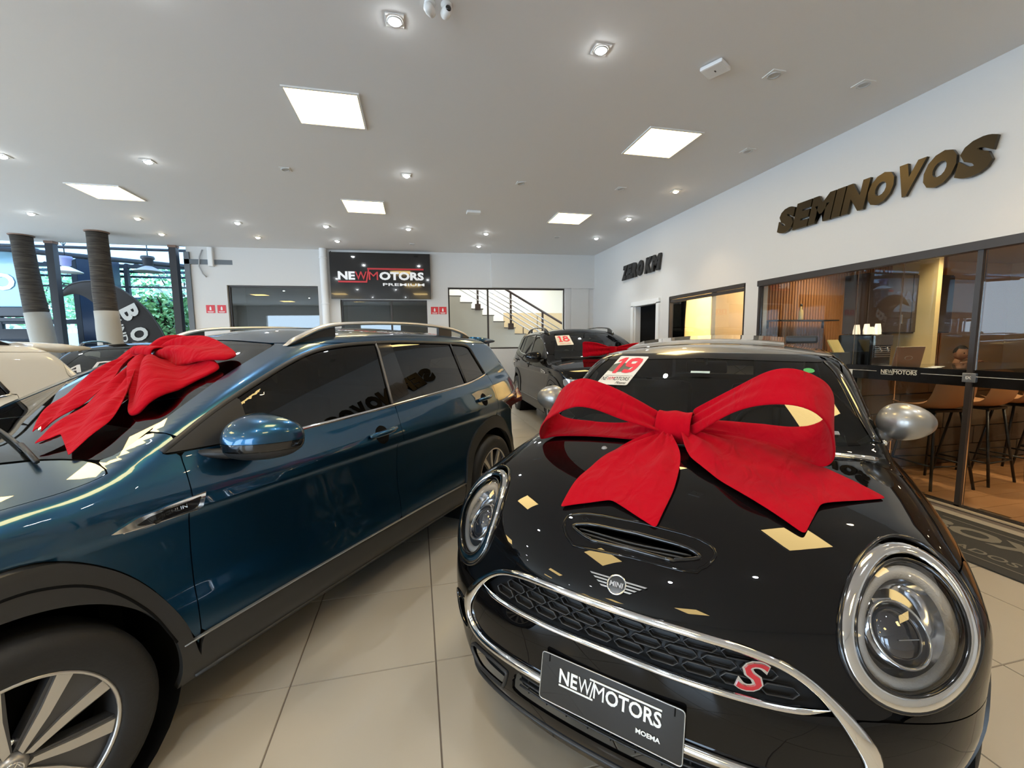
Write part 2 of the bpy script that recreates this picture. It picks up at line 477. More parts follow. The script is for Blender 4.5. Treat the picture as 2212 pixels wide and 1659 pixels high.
# ---- other walls behind the camera: shopfront opening to the street
wall_with_holes('wall_front', -11, RX+.15, 0, CZ, [(-9.5, -5.6, .1, 3.0), (-4.6, -2.4, .1, 2.6)], lambda u, v, w: (u, -4.0+v, w), .2, WALL)
wall_with_holes('wall_left', -4.0, 9.9, 0, CZ, [(-3.2, 1., .3, 3.0), (1.6, 5.2, .3, 3.0), (5.8, 9.6, .1, 3.1)], lambda u, v, w: (-11.1+v, u, w), .15, WALL)
for nm, u0, u1 in (('baseboard_right', 4.78, 7.0),):
    mb = MB(); mb.box((RX-.008, (u0+u1)/2, .05), (.016, u1-u0, .1)); struct(mb.build(nm, WHITE))

# ---- lamps in the ceiling
PANEL = emat('panel_light', (1.0, .71, .28), 14.5)
FRAMEW = mat('white_enamel', (.75, .73, .70), .45)
px_ = [-7.38, -4.05, -.71, 2.62]; py_ = [7.03, 4.25, 1.46, -1.33]
place_words = {(-4.05, 7.03): 'square recessed ceiling panel light at far left of the showroom', (-.71, 7.03): 'square recessed ceiling panel light nearest the black shop sign',
               (2.62, 7.03): 'square recessed ceiling panel light before the far right corner', (-.71, 4.25): 'big square ceiling panel light above the blue SUV, left of the brightest spot',
               (2.62, 4.25): 'big square ceiling panel light nearest the bronze wall letters'}
plab = {}
def panel_light():
    r = empty('panel_light')
    mb = MB(); s, w = .285, .018
    for sx, sy, dx, dy in ((0, -1, 2*s+2*w, w), (0, 1, 2*s+2*w, w), (-1, 0, w, 2*s), (1, 0, w, 2*s)):
        mb.box((sx*(s+w/2), sy*(s+w/2), -.006), (dx, dy, .014))
    mb.build('frame', FRAMEW, r)
    m2 = MB(); m2.box((0, 0, -.004), (2*s, 2*s, .006)); m2.build('diffuser', PANEL, r); return r
base = panel_light(); first = True
for y in py_:
    for x in px_:
        o = base if first else copy_tree(base); first = False
        o.location = (x, y, CZ)
        tag(o, place_words.get((x, y), 'square ceiling panel light out of the picture, %s row, %s column' % ({7.03: 'fourth', 4.25: 'third', 1.46: 'second', -1.33: 'first'}[y], {-7.38: 'far left', -4.05: 'left', -.71: 'middle', 2.62: 'right'}[x])), 'ceiling light', 'square ceiling panel lights')
COOL = emat('spot_cool', (.92, .97, 1.0), 90.0); WARM = emat('spot_warm', (1.0, .80, .52), 60.0); OFF = mat('spot_off', (.45, .44, .42), .3)
SPOTM = mat('spot_ring', (.55, .54, .52), .35)
def downlight(kind):
    r = empty('downlight')
    mb = MB(); mb.box((0, 0, -.004), (.12, .12, .008), bev=.003); mb.build('trim_plate', FRAMEW, r)
    m2 = MB(); m2.lathe([(.050, -.009), (.050, -.014), (.040, -.016), (.034, -.010), (.034, -.008)], n=20); m2.build('ring', SPOTM, r)
    m3 = MB()
    m3.lathe([(0, -.034), (.018, -.031), (.034, -.020), (.040, -.012)] if kind != 'off' else [(0, -.011), (.02, -.0105), (.034, -.010)], n=16)
    m3.build('bulb', {'cool': COOL, 'warm': WARM, 'off': OFF}[kind], r)
    return r
bases = {k: downlight(k) for k in ('cool', 'warm', 'off')}; used = set()
spots = [(-.07, 3.05, 'cool'), (1.37, 3.03, 'cool'), (-2.92, 5.80, 'cool'), (-1.47, 5.74, 'off'), (-.055, 5.65, 'cool'), (1.418, 5.63, 'off'), (2.828, 5.565, 'off'),
         (3.642, 5.50, 'warm'), (3.642, 6.86, 'cool'), (3.656, 8.236, 'cool'), (-2.943, 8.326, 'cool'), (-2.961, 9.336, 'warm'), (-1.511, 8.27, 'cool'), (-1.509, 9.386, 'cool'),
         (-.08, 8.198, 'cool'), (1.381, 8.272, 'cool'), (1.392, 9.344, 'cool'), (-4.413, 8.322, 'warm'), (-4.611, 9.382, 'warm'), (-5.854, 8.337, 'cool'), (-4.369, 5.944, 'cool'),
         (2.847, 3.017, 'off'), (3.688, 2.973, 'off'), (3.678, 4.216, 'off'), (-.02, 9.416, 'off'), (2.833, 8.305, 'off'),
         (-1.5, 3.05, 'cool'), (-2.95, 3.05, 'cool'), (-.07, .3, 'cool'), (1.37, .3, 'cool'), (-1.5, .3, 'cool'), (-2.95, .3, 'cool'), (3.65, .6, 'warm'), (3.65, 1.8, 'warm'), (-4.4, 3.0, 'cool'), (2.8, .3, 'cool'), (-5.8, 3., 'cool'), (-5.8, .3, 'cool')]
deflab = {'cool': 'small square downlight with a glowing cool white bulb', 'warm': 'small square downlight with a glowing warm bulb', 'off': 'small square downlight with its bulb switched off'}
slab = {0: 'brightest cool downlight beside the twin white cameras', 1: 'brightest cool downlight at top centre with a blue glare', 2: 'lit downlight between the two left panel lights', 3: 'unlit downlight above the black shop sign',
        4: 'lit downlight midway along the ceiling, above the square panel by the sign', 5: 'unlit downlight above the stair window', 6: 'unlit downlight behind the big panel near the wall letters', 7: 'warm lit downlight along the right wall',
        8: 'lit downlight above the ZERO KM letters', 9: 'lit downlight in the far right corner', 10: 'lit downlight left of the pipe column', 11: 'warm lit downlight nearest the back wall, left of the pipe', 12: 'lit downlight just above the sign, upper one', 13: 'small lit downlight right over the sign edge',
        14: 'lit downlight above the end of the black sign', 15: 'lit downlight between sign and stair window, upper one', 16: 'lit downlight between sign and stair window, lower one', 17: 'flat warm downlight left of the white wall corner', 18: 'flat warm downlight over the white wall corner',
        19: 'lit downlight above the leftmost tree trunk', 20: 'lit downlight cut by the left edge', 21: 'unlit square downlight right of the white router, left of a pair', 22: 'unlit square downlight closest to the wall letters', 23: 'unlit round-eyed downlight over the N of the wall letters',
        24: 'tiny unlit downlight over the middle of the sign', 25: 'tiny unlit downlight beyond the far right panel'}
for i, (x, y, k) in enumerate(spots):
    if k not in used: o = bases[k]; used.add(k)
    else: o = copy_tree(bases[k])
    o.location = (x, y, CZ); tag(o, slab.get(i, '%s downlight out of the picture, %s line, number %s along it' % ('cool white' if k == 'cool' else 'warm', {3.05: 'second', .3: 'first', .6: 'wall side', 1.8: 'wall side', 3.0: 'second'}.get(y, 'third'), {-.07: 'four', 1.37: 'five', -1.5: 'three', -2.95: 'two', 3.65: 'one' if y < 1 else 'two', -4.4: 'one and a half', 2.8: 'six', -5.8: 'one'}.get(x, 'nine'))), 'downlight', 'ceiling downlights')
    if k != 'off':
        ld = bpy.data.lights.new('spot_beam', 'SPOT'); ld.energy = 76 if k == 'cool' else 75; ld.color = (.88, .95, 1.0) if k == 'cool' else (1.0, .74, .45)
        ld.spot_size = math.radians(95); ld.spot_blend = .8; ld.shadow_soft_size = .03
        lo = bpy.data.objects.new('spot_beam', ld); COL.objects.link(lo); lo.location = (x, y, CZ-.03)
# small ceiling fixtures
r = empty('wifi_router', (2.32, 3.03, CZ), .5, 'white square wireless router fixed to the ceiling', 'router')
mb = MB(); mb.box((0, 0, -.02), (.17, .17, .03), bev=.012); mb.build('cover', WHITE, r); m2 = MB(); m2.box((0, 0, -.037), (.02, .008, .003)); m2.build('indicator', BLACK, r); m2 = MB(); m2.box((0, 0, -.003), (.12, .12, .006)); m2.build('mount', WHITE, r)
r = empty('ceiling_sensor', (.96, 6.94, CZ), 0, 'small white rectangular fixture under the middle of the ceiling', 'sensor')
mb = MB(); mb.box((0, 0, -.022), (.22, .12, .04), bev=.008); mb.build('cover', WHITE, r); m2 = MB(); m2.box((0, 0, -.0012), (.18, .09, .0024)); m2.build('mount', WHITE, r)
for i, (x, y, rz) in enumerate(((.15, 2.86, 2.6), (.25, 2.85, .3))):
    r = empty('security_camera', (x, y, CZ), rz, ('left' if i == 0 else 'right')+' one of the twin white security cameras on the ceiling', 'camera', 'twin security cameras')
    mb = MB(); mb.lathe([(0, -.01), (.035, -.01), (.035, -.001), (0, -.001)], n=20); mb.build('base', WHITE, r)
    m2 = MB(); m2.lathe([(0, -.035), (.026, -.03), (.032, 0), (.03, .03), (.02, .045), (0, .05)], c=(0, .0, -.045), ax='y', n=20); m2.build('housing', WHITE, r)
    m3 = MB(); m3.lathe([(0, -.0405), (.012, -.0395), (.018, -.034), (.018, -.030)], c=(0, 0, -.045), ax='y', n=16); m3.build('lens', BLACKG, r)
# ---- lit room behind right window (yellow)
YW = mat('yellow_wall', (.85, .66, .33), .7)
mb = MB()
mb.box((RX+2.4, 5.85, 1.3), (.08, 3.2, 2.9)); mb.box((RX+1.28, 4.86, 1.3), (2.25, .06, 2.9)); mb.box((RX+1.28, 7.0, 1.3), (2.25, .06, 2.9)); mb.box((RX+1.3, 5.9, 2.75), (2.3, 3.2, .06))
struct(mb.build('wall_office', YW))
ld = bpy.data.lights.new('office_lamp', 'AREA'); ld.shape = 'RECTANGLE'; ld.size = 1.2; ld.size_y = 1.6; ld.energy = 110; ld.color = (1, .85, .60)
lo = bpy.data.objects.new('office_lamp', ld); COL.objects.link(lo); lo.location = (RX+1.2, 5.9, 2.68)
FRB = mat('dark_frame', (.035, .028, .025), .4)
w2 = MB(); w2.box((RX+.02, 5.80, 2.15), (.05, 1.76, .05)); w2.box((RX+.02, 5.80, 2.095), (.035, 1.72, .045)); w2.box((RX+.02, 5.80, 1.115), (.05, 1.76, .03))
w2.box((RX+.02, 6.665, 1.64), (.05, .03, 1.05)); w2.box((RX+.02, 4.935, 1.64), (.05, .012, 1.05)); win2 = struct(w2.build('window_2', FRB))
PANE = glass('clear_pane', (.95, .96, .95), 1.22)
m2 = MB(); m2.box((RX+.03, 5.8, 1.60), (.008, 1.7, .97)); m2.build('pane', PANE, win2)
for i, y in enumerate((5.07, 5.28)):   # light switches on the inner wall seen through window
    r = empty('wall_switch', (RX+.95-.0*i, 4.892, 1.56), 0, 'cream wall switch on the yellow office wall, '+('nearer the window edge' if i == 0 else 'left of its twin'), 'switch', 'wall switches in the yellow office')
    r.location = (RX+.45+.22*i, 4.892, 1.56)
    mb = MB(); mb.box((0, .006, 0), (.075, .01, .12), bev=.003); mb.build('plate', mat('cream_plastic', (.8, .7, .5), .4), r); m3 = MB(); m3.box((0, .013, 0), (.02, .006, .035)); m3.build('rocker', BLACK, r)
# ---- open doorway, the dark inside it painted as a black sheet
mb = MB(); mb.box((RX+.5, 7.46, 1.05), (.7, .9, 2.2)); 
dd = MB(); dd.box((RX+.12, 7.46, 1.05), (.02, .80, 2.10)); doorway_sheet = struct(dd.build('doorway_shade', DARK))
fr = MB()
for y in (7.0, 7.93): fr.box((RX-.012, y, 1.06), (.05, .09, 2.12))
fr.box((RX-.012, 7.465, 2.15), (.05, 1.02, .09)); fr.box((RX+.06, 7.85, 1.05), (.13, .025, 2.1)); fr.build('door_frame', WHITE, doorway_sheet)
# ================================================================ BACK WALL THINGS
def onback(x, z, d=0.0): return Vector((x+d*math.sin(-BANG)*0, BY(x)-d, z))
RB = Matrix.Rotation(BANG, 3, 'Z')
def backpt(V, x0, z0, d=0.0):
    """letters: local (a, b, c) -> a along the wall, b up, c out of the wall towards the room"""
    ex = Vector((math.cos(BANG), math.sin(BANG), 0)); en = Vector((math.sin(BANG), -math.cos(BANG), 0)); o = Vector((x0, BY(x0), z0))
    return [o+ex*v.x+Vector((0, 0, 1))*v.y+en*(v.z+d) for v in V]
def RED_(): return mat('sign_red', (.65, .03, .04), .45)
RED = RED_()
# black shop sign
sg = empty('shop_sign', (-1.82, BY(-1.82), 2.43), 0, 'black shop sign with white and red lettering on the back wall', 'sign')
def childmb(mb, name, m, parent):
    o = mb.build(name, m); o.parent = parent; o.matrix_parent_inverse = Matrix.Translation(-parent.location) if parent.rotation_euler[2] == 0 else parent.matrix_basis.inverted(); return o
mb = MB(); V = [Vector((a, b, c)) for a in (0, 2.19) for b in (0, 1.02) for c in (.01, .12)]
F = [(0, 1, 3, 2), (4, 6, 7, 5), (0, 4, 5, 1), (2, 3, 7, 6), (0, 2, 6, 4), (1, 5, 7, 3)]
mb.add(backpt(V, -1.82, 2.43), F); childmb(mb, 'board', mat('sign_black', (.012, .012, .013), .08, coat=.5), sg)
SW = mat('sign_white', (.75, .75, .75), .4, emis=(.9, .9, .9), es=.25)
def letters(txt, x, z, w, h_, m, nm, bold=.04, shear=0, parent=sg, x0=-1.82, z0=2.43):
    V, F = fit_text(txt, w, h_, bold, shear, .025); V = [Vector((v.x+x, v.y+z, v.z)) for v in V]
    mb = MB(); mb.add(backpt(V, x0, z0, .135), F); return childmb(mb, nm, m, parent)
letters('NE', .17, .42, .36, .18, SW, 'lettering')
letters('W', .535, .42, .25, .18, RED, 'red_lettering', .006); letters('M', .83, .42, .20, .18, RED, 'red_lettering', .0)
letters('OTORS', 1.06, .42, .98, .18, SW, 'lettering')
letters('PREMIUM', 1.13, .29, .92, .06, SW, 'small_lettering', .01)
mb = MB()
def bar(pts, w):
    for (a, b), (c, d) in zip(pts, pts[1:]):
        L = math.hypot(c-a, d-b); nx, ny = -(d-b)/L*w/2, (c-a)/L*w/2
        V = [Vector((a+sx*nx, b+sx*ny, 0)) for sx in (-1, 1)]+[Vector((c+sx*nx, d+sx*ny, 0)) for sx in (1, -1)]
        V2 = [v+Vector((0, 0, .02)) for v in V]
        mb.add(backpt(V+V2, -1.82, 2.43, .125), [(0, 1, 2, 3), (4, 5, 6, 7), (0, 1, 5, 4), (1, 2, 6, 5), (2, 3, 7, 6), (3, 0, 4, 7)])
bar([(.17, .375), (.79, .375)], .035); bar([(.775, .37), (.83, .66)], .03); bar([(.80, .665), (2.04, .665)], .035)
childmb(mb, 'red_line', RED, sg)
# extinguisher signs
for i, (x, z) in enumerate(((-4.33, 2.205), (-4.11, 2.205), (.44, 2.18), (.63, 2.18))):
    lab = ['small red extinguisher sign, first of the left pair by the corner', 'small red extinguisher sign, second of the left pair beside the left window', 'small red extinguisher sign under the black sign end, left of its twin', 'small red extinguisher sign touching the stair window'][i]
    r = empty('extinguisher_sign', (x, BY(x), z), 0, lab, 'sign', 'red extinguisher signs')
    V = [Vector((a, b, c)) for a in (-.085, .085) for b in (-.085, .085) for c in (.0, .006)]
    m2 = MB(); m2.add(backpt(V, x, z, .002), F); childmb(m2, 'plate', RED, r)
    m3 = MB()
    for (a, b, w, h_) in ((-.0, .005, .035, .06), (0, .045, .016, .02), (0, -.055, .12, .012), (0, -.072, .10, .006)):
        V = [Vector((a+p*w/2, b+q*h_/2, c)) for p in (-1, 1) for q in (-1, 1) for c in (0, .002)]; m3.add(backpt(V, x, z, .009), F)
    childmb(m3, 'pictogram', WHITE, r)
# pipe column and little camera
r = empty('pipe_column', (-1.96, BY(-1.96)-.10, 0), 0, 'white round downpipe running up the back wall beside the black sign', 'pipe')
mb = MB(); mb.lathe([(.075, 0), (.075, CZ)], n=24); mb.build('pipe', WHITE, r)
m2 = MB()
for z in (1.1, 2.3, 3.3): m2.lathe([(.078, z), (.083, z+.005), (.083, z+.03), (.078, z+.035)], n=24)
m2.build('bracket', WHITE, r)
r = empty('wall_camera', (-1.80, BY(-1.8), 3.46), 0, 'tiny security camera at the top of the white downpipe', 'camera')
mb = MB(); mb.box((0, -.04, 0), (.05, .08, .05), bev=.01); mb.build('housing', WHITE, r); m2 = MB(); m2.lathe([(0, -.084), (.015, -.082), (.018, -.078)], ax='y', n=12); m2.build('lens', BLACKG, r)
# loose cable and torn bracket at the left end
r = empty('wall_bracket', (-4.35, BY(-4.35), 3.2), 0, 'white bracket with loose hanging cable at the left end of the wall', 'bracket')
mb = MB(); mb.box((.12, -.05, .10), (.10, .10, .40), bev=.02); mb.build('box', WHITE, r)
m2 = MB(); m2.tube([(-.04, -.03, .25), (-.10, -.04, .10), (-.12, -.04, -.1), (-.06, -.04, -.25), (.0, -.03, -.32)], .014, 8); m2.build('cable', mat('grey_cable', (.4, .4, .4), .5), r)
r = empty('access_panel', (3.87, BY(3.87), 2.0), 0, 'white flush cupboard panel right of the stair window', 'panel')
mb = MB(); mb.box((.12, -.035, .0), (.46, .02, 2.0), bev=.004); mb.build('panel', WALL, r); m2 = MB(); m2.box((.1, -.055, -.52), (.26, .03, .24), bev=.004); m2.build('box_cover', WHITE, r)

# ---- windows of the back wall
DP = glass('dark_pane', (.55, .60, .60), 1.75)
def backwin(nm, x0, x1, z0, z1, mull=(), m=PANE, fw=.035):
    mb = MB()
    def bx(a, b, c, d, dep=.05):
        V = [Vector((p, q, s)) for p in (a, b) for q in (c, d) for s in (-.11, -.11+dep)]; mb.add(backpt(V, 0, 0), F)
    bx(x0, x1, z1-fw, z1); bx(x0, x1, z0, z0+fw); bx(x0, x0+fw, z0, z1); bx(x1-fw*.6, x1, z0, z1)
    for q in mull: bx(q-.02, q+.02, z0, z1)
    w = struct(mb.build(nm, FRB))
    m2 = MB(); V = [Vector((p, q, s)) for p in (x0+.01, x1-.01) for q in (z0+.01, z1-.01) for s in (-.09, -.084)]; m2.add(backpt(V, 0, 0), F); m2.build('pane', m, w)
    return w
backwin('window_3', -3.98, -2.12, .95, 2.72, (), DP)
backwin('window_4', -1.66, .27, .95, 2.42, (-.55,), DP)
backwin('window_5', .76, 3.62, 1.26, 2.72, (1.71,), PANE)
# rooms behind: dark store at left, stair hall at right
mb = MB(); GREYW = mat('grey_store_wall', (.16, .18, .20), .8)
mb.box((-2.0, 13.4, 1.6), (5.4, .1, 3.6)); mb.box((-4.7, 11.9, 1.6), (.1, 3.0, 3.6)); mb.box((.52, 11.85, 1.6), (.1, 2.9, 3.6)); mb.box((-2.1, 11.9, 3.2), (5.3, 3.0, .1)); struct(mb.build('wall_store', GREYW))
mb = MB(); mb.box((-1.1, 10.75, 2.2), (.95, .03, .5)); o = mb.build('roller_blind', mat('blue_grey_blind', (.30, .33, .42), .8)); tag(o, 'blue grey roller blind inside the window under the sign', 'blind')
mb = MB(); HALL = mat('hall_wall', (.70, .66, .58), .7)
mb.box((3.4, 13.6, 1.8), (5.6, .1, 4.2)); mb.box((6.1, 11.9, 1.8), (.1, 3.2, 4.2)); mb.box((.62, 11.9, 1.8), (.06, 3.2, 4.2)); mb.box((3.4, 11.9, 3.9), (5.6, 3.3, .1)); struct(mb.build('wall_stair_hall', HALL))
ld = bpy.data.lights.new('hall_skylight', 'AREA'); ld.shape = 'RECTANGLE'; ld.size = 2.6; ld.size_y = 1.4; ld.energy = 120; ld.color = (.95, .98, 1.0)
lo = bpy.data.objects.new('hall_skylight', ld); COL.objects.link(lo); lo.location = (2.6, 12., 3.8)
r = empty('tan_partition', (3.55, 12.6, 0), 0, 'tan timber panelling in the hall behind the stair', 'panelling')
mb = MB(); mb.box((0, 0, 1.15), (1.9, .06, 2.3)); mb.build('panel', mat('tan_wood', (.55, .40, .22), .6, noise=.1), r)
m2 = MB(); m2.box((-.35, -.04, 1.7), (.02, .01, .35)); m2.box((.1, -.04, 1.2), (.012, .01, 2.)); m2.build('joint', FRB, r)
# stair climbing to the left: lower right to upper left
st = empty('staircase', (.9, 11.45, 0), 0, 'white concrete staircase climbing left behind the glass, under steel rails', 'staircase')
STW = mat('stair_white', (.72, .68, .60), .6); STD = mat('stair_tread', (.20, .18, .17), .5)
nst = 11; run, rise = .29, .165
x0, z0 = 3.75, 1.13
side = [(x0, .3)]
for k in range(nst):
    xx = x0-k*run; zz = z0+k*rise; side += [(xx, zz), (xx-run, zz)]
side += [(x0-nst*run, .3)]
mb = MB(); mb.prism([(a-.9, b) for a, b in side], -.35, .75, ax='y'); mb.build('flight', STW, st)
for k in range(nst):
    m2 = MB(); m2.box((x0-.9-(k+.5)*run+.012, .2, z0+k*rise+.012), (run+.03, 1.12, .024)); m2.build('tread', STD, st)
RAILB = mat('rail_brown', (.09, .06, .055), .4, .3); STEEL = mat('brushed_steel', (.70, .70, .70), .3, 1.0)
slope = Vector((-run, 0, rise)).normalized()
for k, (t, nm) in enumerate(((.5, 'post'), (1.6, 'post'), (2.7, 'post'))):
    a = Vector((x0-.9-t*.8, -.42, z0+t*.8*rise/run)); m2 = MB(); m2.box(a+Vector((0, 0, .42)), (.05, .05, .95)); m2.box(a+Vector((0, .0, -.02)), (.14, .08, .16)); m2.build(nm, RAILB, st)
for k in range(5):
    z = .22+.13*k; a = Vector((x0-.9+.10, -.46, z0+z-.12)); b = a+slope*3.6; m2 = MB(); m2.tube([a, b], .013, 8); m2.build('rail', STEEL, st)
a = Vector((x0-.9+.15, -.46, z0+.92-.14)); m2 = MB(); m2.tube([a, a+slope*3.5], .03, 8); m2.build('handrail', RAILB, st)

# ---- lettering on the right wall (ZERO KM / SEMINOVOS), standing off 2 cm
BRONZE = mat('bronze_letter', (.060, .046, .027), .33, .85); BLKL = mat('black_letter', (.018, .017, .017), .5)
def wallword(txt, name, ys, z0, z1, widths, label, bold, shear, sxs=None, bronze=()):
    r = empty(name, (RX, ys[0], z0), 0, label, 'lettering')
    y = ys[0]; L = ys[0]-ys[1]; tot = sum(widths); gap = .012
    for ch, w in zip(txt, widths):
        ww = L*w/tot
        if ch != ' ':
            V, F2 = fit_text(ch, ww-gap+ (z1-z0)*shear*.0, z1-z0, bold, 0, .03)
            V = [Vector((-.035-v.z, -(v.x+shear*v.y)+(y-ys[0]), v.y)) for v in V]
            mb = MB(); mb.add(V, F2); mb.build('letter', BRONZE if bronze else BLKL, r)
        y -= ww
    return r
wallword('SEMINOVOS', 'wall_lettering', (4.41, 2.45), 2.675, 2.955, [.95, .85, 1.15, .45, 1.0, 1.0, .95, 1.0, 1.0], 'large SEMINOVOS letters in dark bronze metal on the right wall', .075, .20, bronze='OVN')
wallword('ZERO KM', 'wall_lettering', (8.37, 6.95), 2.69, 2.98, [.85, .8, .9, .9, .35, .95, 1.15], 'smaller black ZERO KM letters over the far doorway', .075, .20)
# ================================================================ CAR TOOLS
def root_along(F, A, D, t0, t1, n=40):
    """first point along A + t D (t0 -> t1) where F turns negative"""
    m = len(A); ts = np.linspace(t0, t1, n); lo = np.full(m, t0); hi = np.full(m, t1); found = np.zeros(m, bool)
    for a, b in zip(ts, ts[1:]):
        v = F(A+D*b) < 0; new = v & ~found; lo[new] = a; hi[new] = b; found |= v
    for _ in range(18):
        md = (lo+hi)/2; v = F(A+D*md[:, None]) < 0; hi = np.where(v, md, hi); lo = np.where(v, lo, md)
    return A+D*((lo+hi)/2)[:, None]

class Proj:
    """projects flat outlines onto a car skin: 'front' (y,z), 'side' (s,z), 'top' (s,y), 'rear' (y,z)"""
    def __init__(s, F): s.F = F
    def pts(s, kind, a, b, sy=1, start=None):
        a = np.asarray(a, float); b = np.asarray(b, float); o = np.zeros(len(a))
        if kind == 'front': return root_along(s.F, np.stack([o+(start or 1.1), a, b], 1), np.array([-1., 0, 0]), 0, 1.6, 60)
        if kind == 'rear': return root_along(s.F, np.stack([o-(start or 3.9), a, b], 1), np.array([1., 0, 0]), 0, 1.6, 60)
        if kind == 'side': return root_along(s.F, np.stack([-a, o+sy*1.25, b], 1), np.array([0, -1.*sy, 0]), 0, 1.2, 40)
        if kind == 'top': return root_along(s.F, np.stack([-a, b, o+1.8], 1), np.array([0, 0, -1.]), 0, 1.6, 60)
    def n(s, P): return grad(s.F, P)

def flange(V, F, N, d):
    """turn the rim of a sheet inwards by d"""
    from collections import Counter
    cnt = Counter()
    for f in F:
        for a in range(len(f)): i, j = f[a], f[(a+1) % len(f)]; cnt[(min(i, j), max(i, j))] += 1
    V = list(map(tuple, V)); N = list(map(tuple, N)); F = list(F); mp = {}
    def dup(i, low):
        if (i, low) not in mp:
            mp[(i, low)] = len(V); v = np.array(V[i]); n = np.array(N[i]); V.append(tuple(v-n*d if low else v)); N.append(None)
        return mp[(i, low)]
    acc = {}
    for f in list(F):
        for a in range(len(f)):
            i, j = f[a], f[(a+1) % len(f)]
            if cnt[(min(i, j), max(i, j))] == 1:
                q = (dup(j, 0), dup(i, 0), dup(i, 1), dup(j, 1)); e = np.array(V[j])-np.array(V[i]); nn = np.cross(e, np.array(N[i]))
                L = np.linalg.norm(nn)
                if L < 1e-9: continue
                nn = nn/L
                for v in q: acc[v] = acc.get(v, 0)+nn
                F.append(q)
    for k, v in acc.items(): N[k] = tuple(v/max(np.linalg.norm(v), 1e-9))
    N = [n if n is not None else (0, 0, 1) for n in N]
    return V, F, N

def sheet(name, V, F, pj, m, parent, off=0.0, fl=0.0):
    if not F: return None
    N = pj.n(np.asarray(V)); V = np.asarray(V)+N*off
    if fl: V, F, N = flange(V, F, N, fl)
    o = newmesh(name, V, F, m, parent, True, N); return o

def patch(name, pj, kind, poly, m, parent, off=.003, fl=.006, step=.02, sy=1, start=None, holes=()):
    poly = np.asarray(poly); lo = poly.min(0)-.01; hi = poly.max(0)+.01; nx, ny = [max(int(math.ceil(d/step)), 2) for d in (hi-lo)]
    gx = np.linspace(lo[0], hi[0], nx+1); gy = np.linspace(lo[1], hi[1], ny+1)
    V = np.array([(x, y, 0) for x in gx for y in gy]); Fc = [(i*(ny+1)+j, (i+1)*(ny+1)+j, (i+1)*(ny+1)+j+1, i*(ny+1)+j+1) for i in range(nx) for j in range(ny)]
    g = sdpoly(poly, V[:, 0], V[:, 1])
    for h in holes: g = np.minimum(g, -sdpoly(h, V[:, 0], V[:, 1]))
    V, Fc = clip(V, Fc, g)
    if not Fc: return None
    P = pj.pts(kind, V[:, 0], V[:, 1], sy, start); N = pj.n(P)
    f = Fc[len(Fc)//2]; nn = np.cross(P[f[1]]-P[f[0]], P[f[2]]-P[f[0]])
    if nn@N[f[0]] < 0: Fc = [t[::-1] for t in Fc]
    return sheet(name, P, Fc, pj, m, parent, off, fl)

def moulding(name, P, N, w, h, m, parent, closed=False, off=0.0, taper=False, mb=None, flat=.75):
    """half-round strip lying on a surface along the points P with normals N"""
    P = np.asarray(P, float); N = np.asarray(N, float); k = len(P); V = []; F = []
    prof = [(-.5, -.15), (-.5*.92, .55*flat), (-.5*.6, .92*flat+.05), (0, 1), (.5*.6, .92*flat+.05), (.5*.92, .55*flat), (.5, -.15)]
    for i in range(k):
        t = P[(i+1) % k]-P[i-1] if closed else P[min(i+1, k-1)]-P[max(i-1, 0)]
        t /= max(np.linalg.norm(t), 1e-9); b = np.cross(t, N[i]); b /= max(np.linalg.norm(b), 1e-9)
        u = 1.0
        if taper: u = max(min(1.0, (i+.15)/(k*.12), (k-1-i+.15)/(k*.12)), .05)
        ww = (w[i] if hasattr(w, '__len__') else w)*u
        for a, c in prof: V.append(P[i]+b*a*ww+N[i]*(c*h*u+off))
    n = len(prof)
    for i in range(k if closed else k-1):
        i2 = (i+1) % k
        for j in range(n-1): F.append((i*n+j, i*n+j+1, i2*n+j+1, i2*n+j))
    if not closed: F += [tuple(range(n))[::-1], tuple(range((k-1)*n, k*n))]
    if mb is not None: mb.add(V, F, 0, True); return None
    mb = MB(); mb.add(V, F, 0, True); return mb.build(name, m, parent)

def strip(name, pj, kind, pts, w, h, m, parent, closed=False, sy=1, start=None, off=0.0, taper=False, n=6, straight=False):
    C = np.array(pts, float) if straight else curve_pts(pts, n, closed)
    P = pj.pts(kind, C[:, 0], C[:, 1], sy, start); return moulding(name, P, pj.n(P), w, h, m, parent, closed, off, taper)

def frame_at(P, N, up=(0, 0, 1)):
    z = Vector(N).normalized(); u = Vector(up); y = (u-z*u.dot(z)).normalized(); x = y.cross(z)
    M = Matrix((x, y, z)).transposed().to_4x4(); M.translation = Vector(P); return M

def placed(mb, M): mb.V = [tuple(M @ Vector(v)) for v in mb.V]; return mb

def logo_geo(w, h, lines=True):
    """NEWMOTORS word mark in a w x h box: (white parts, red parts) as MB with z = 0..d"""
    wh = MB(); rd = MB(); d = .002
    def put(mb, t, x, ww, bold=.02):
        V, F = fit_text(t, ww, h*.62, bold, 0, d); mb.add([Vector((v.x+x, v.y+h*.19, v.z)) for v in V], F)
    put(wh, 'NE', 0, w*.195); put(rd, 'W', w*.205, w*.135, .0); put(rd, 'M', w*.365, w*.105, .0); put(wh, 'OTORS', w*.485, w*.515)
    t = h*.07
    def ln(x0, x1, y): rd.box(((x0+x1)/2, y, 0), (x1-x0, t, d))
    ln(0, w*.36, h*.09); ln(w*.32, w, h*.91)
    rd.box((w*.350, h*.5, 0), (t*.8, h*.84, d), rot=Matrix.Rotation(-.20, 3, 'Z'))
    return wh, rd

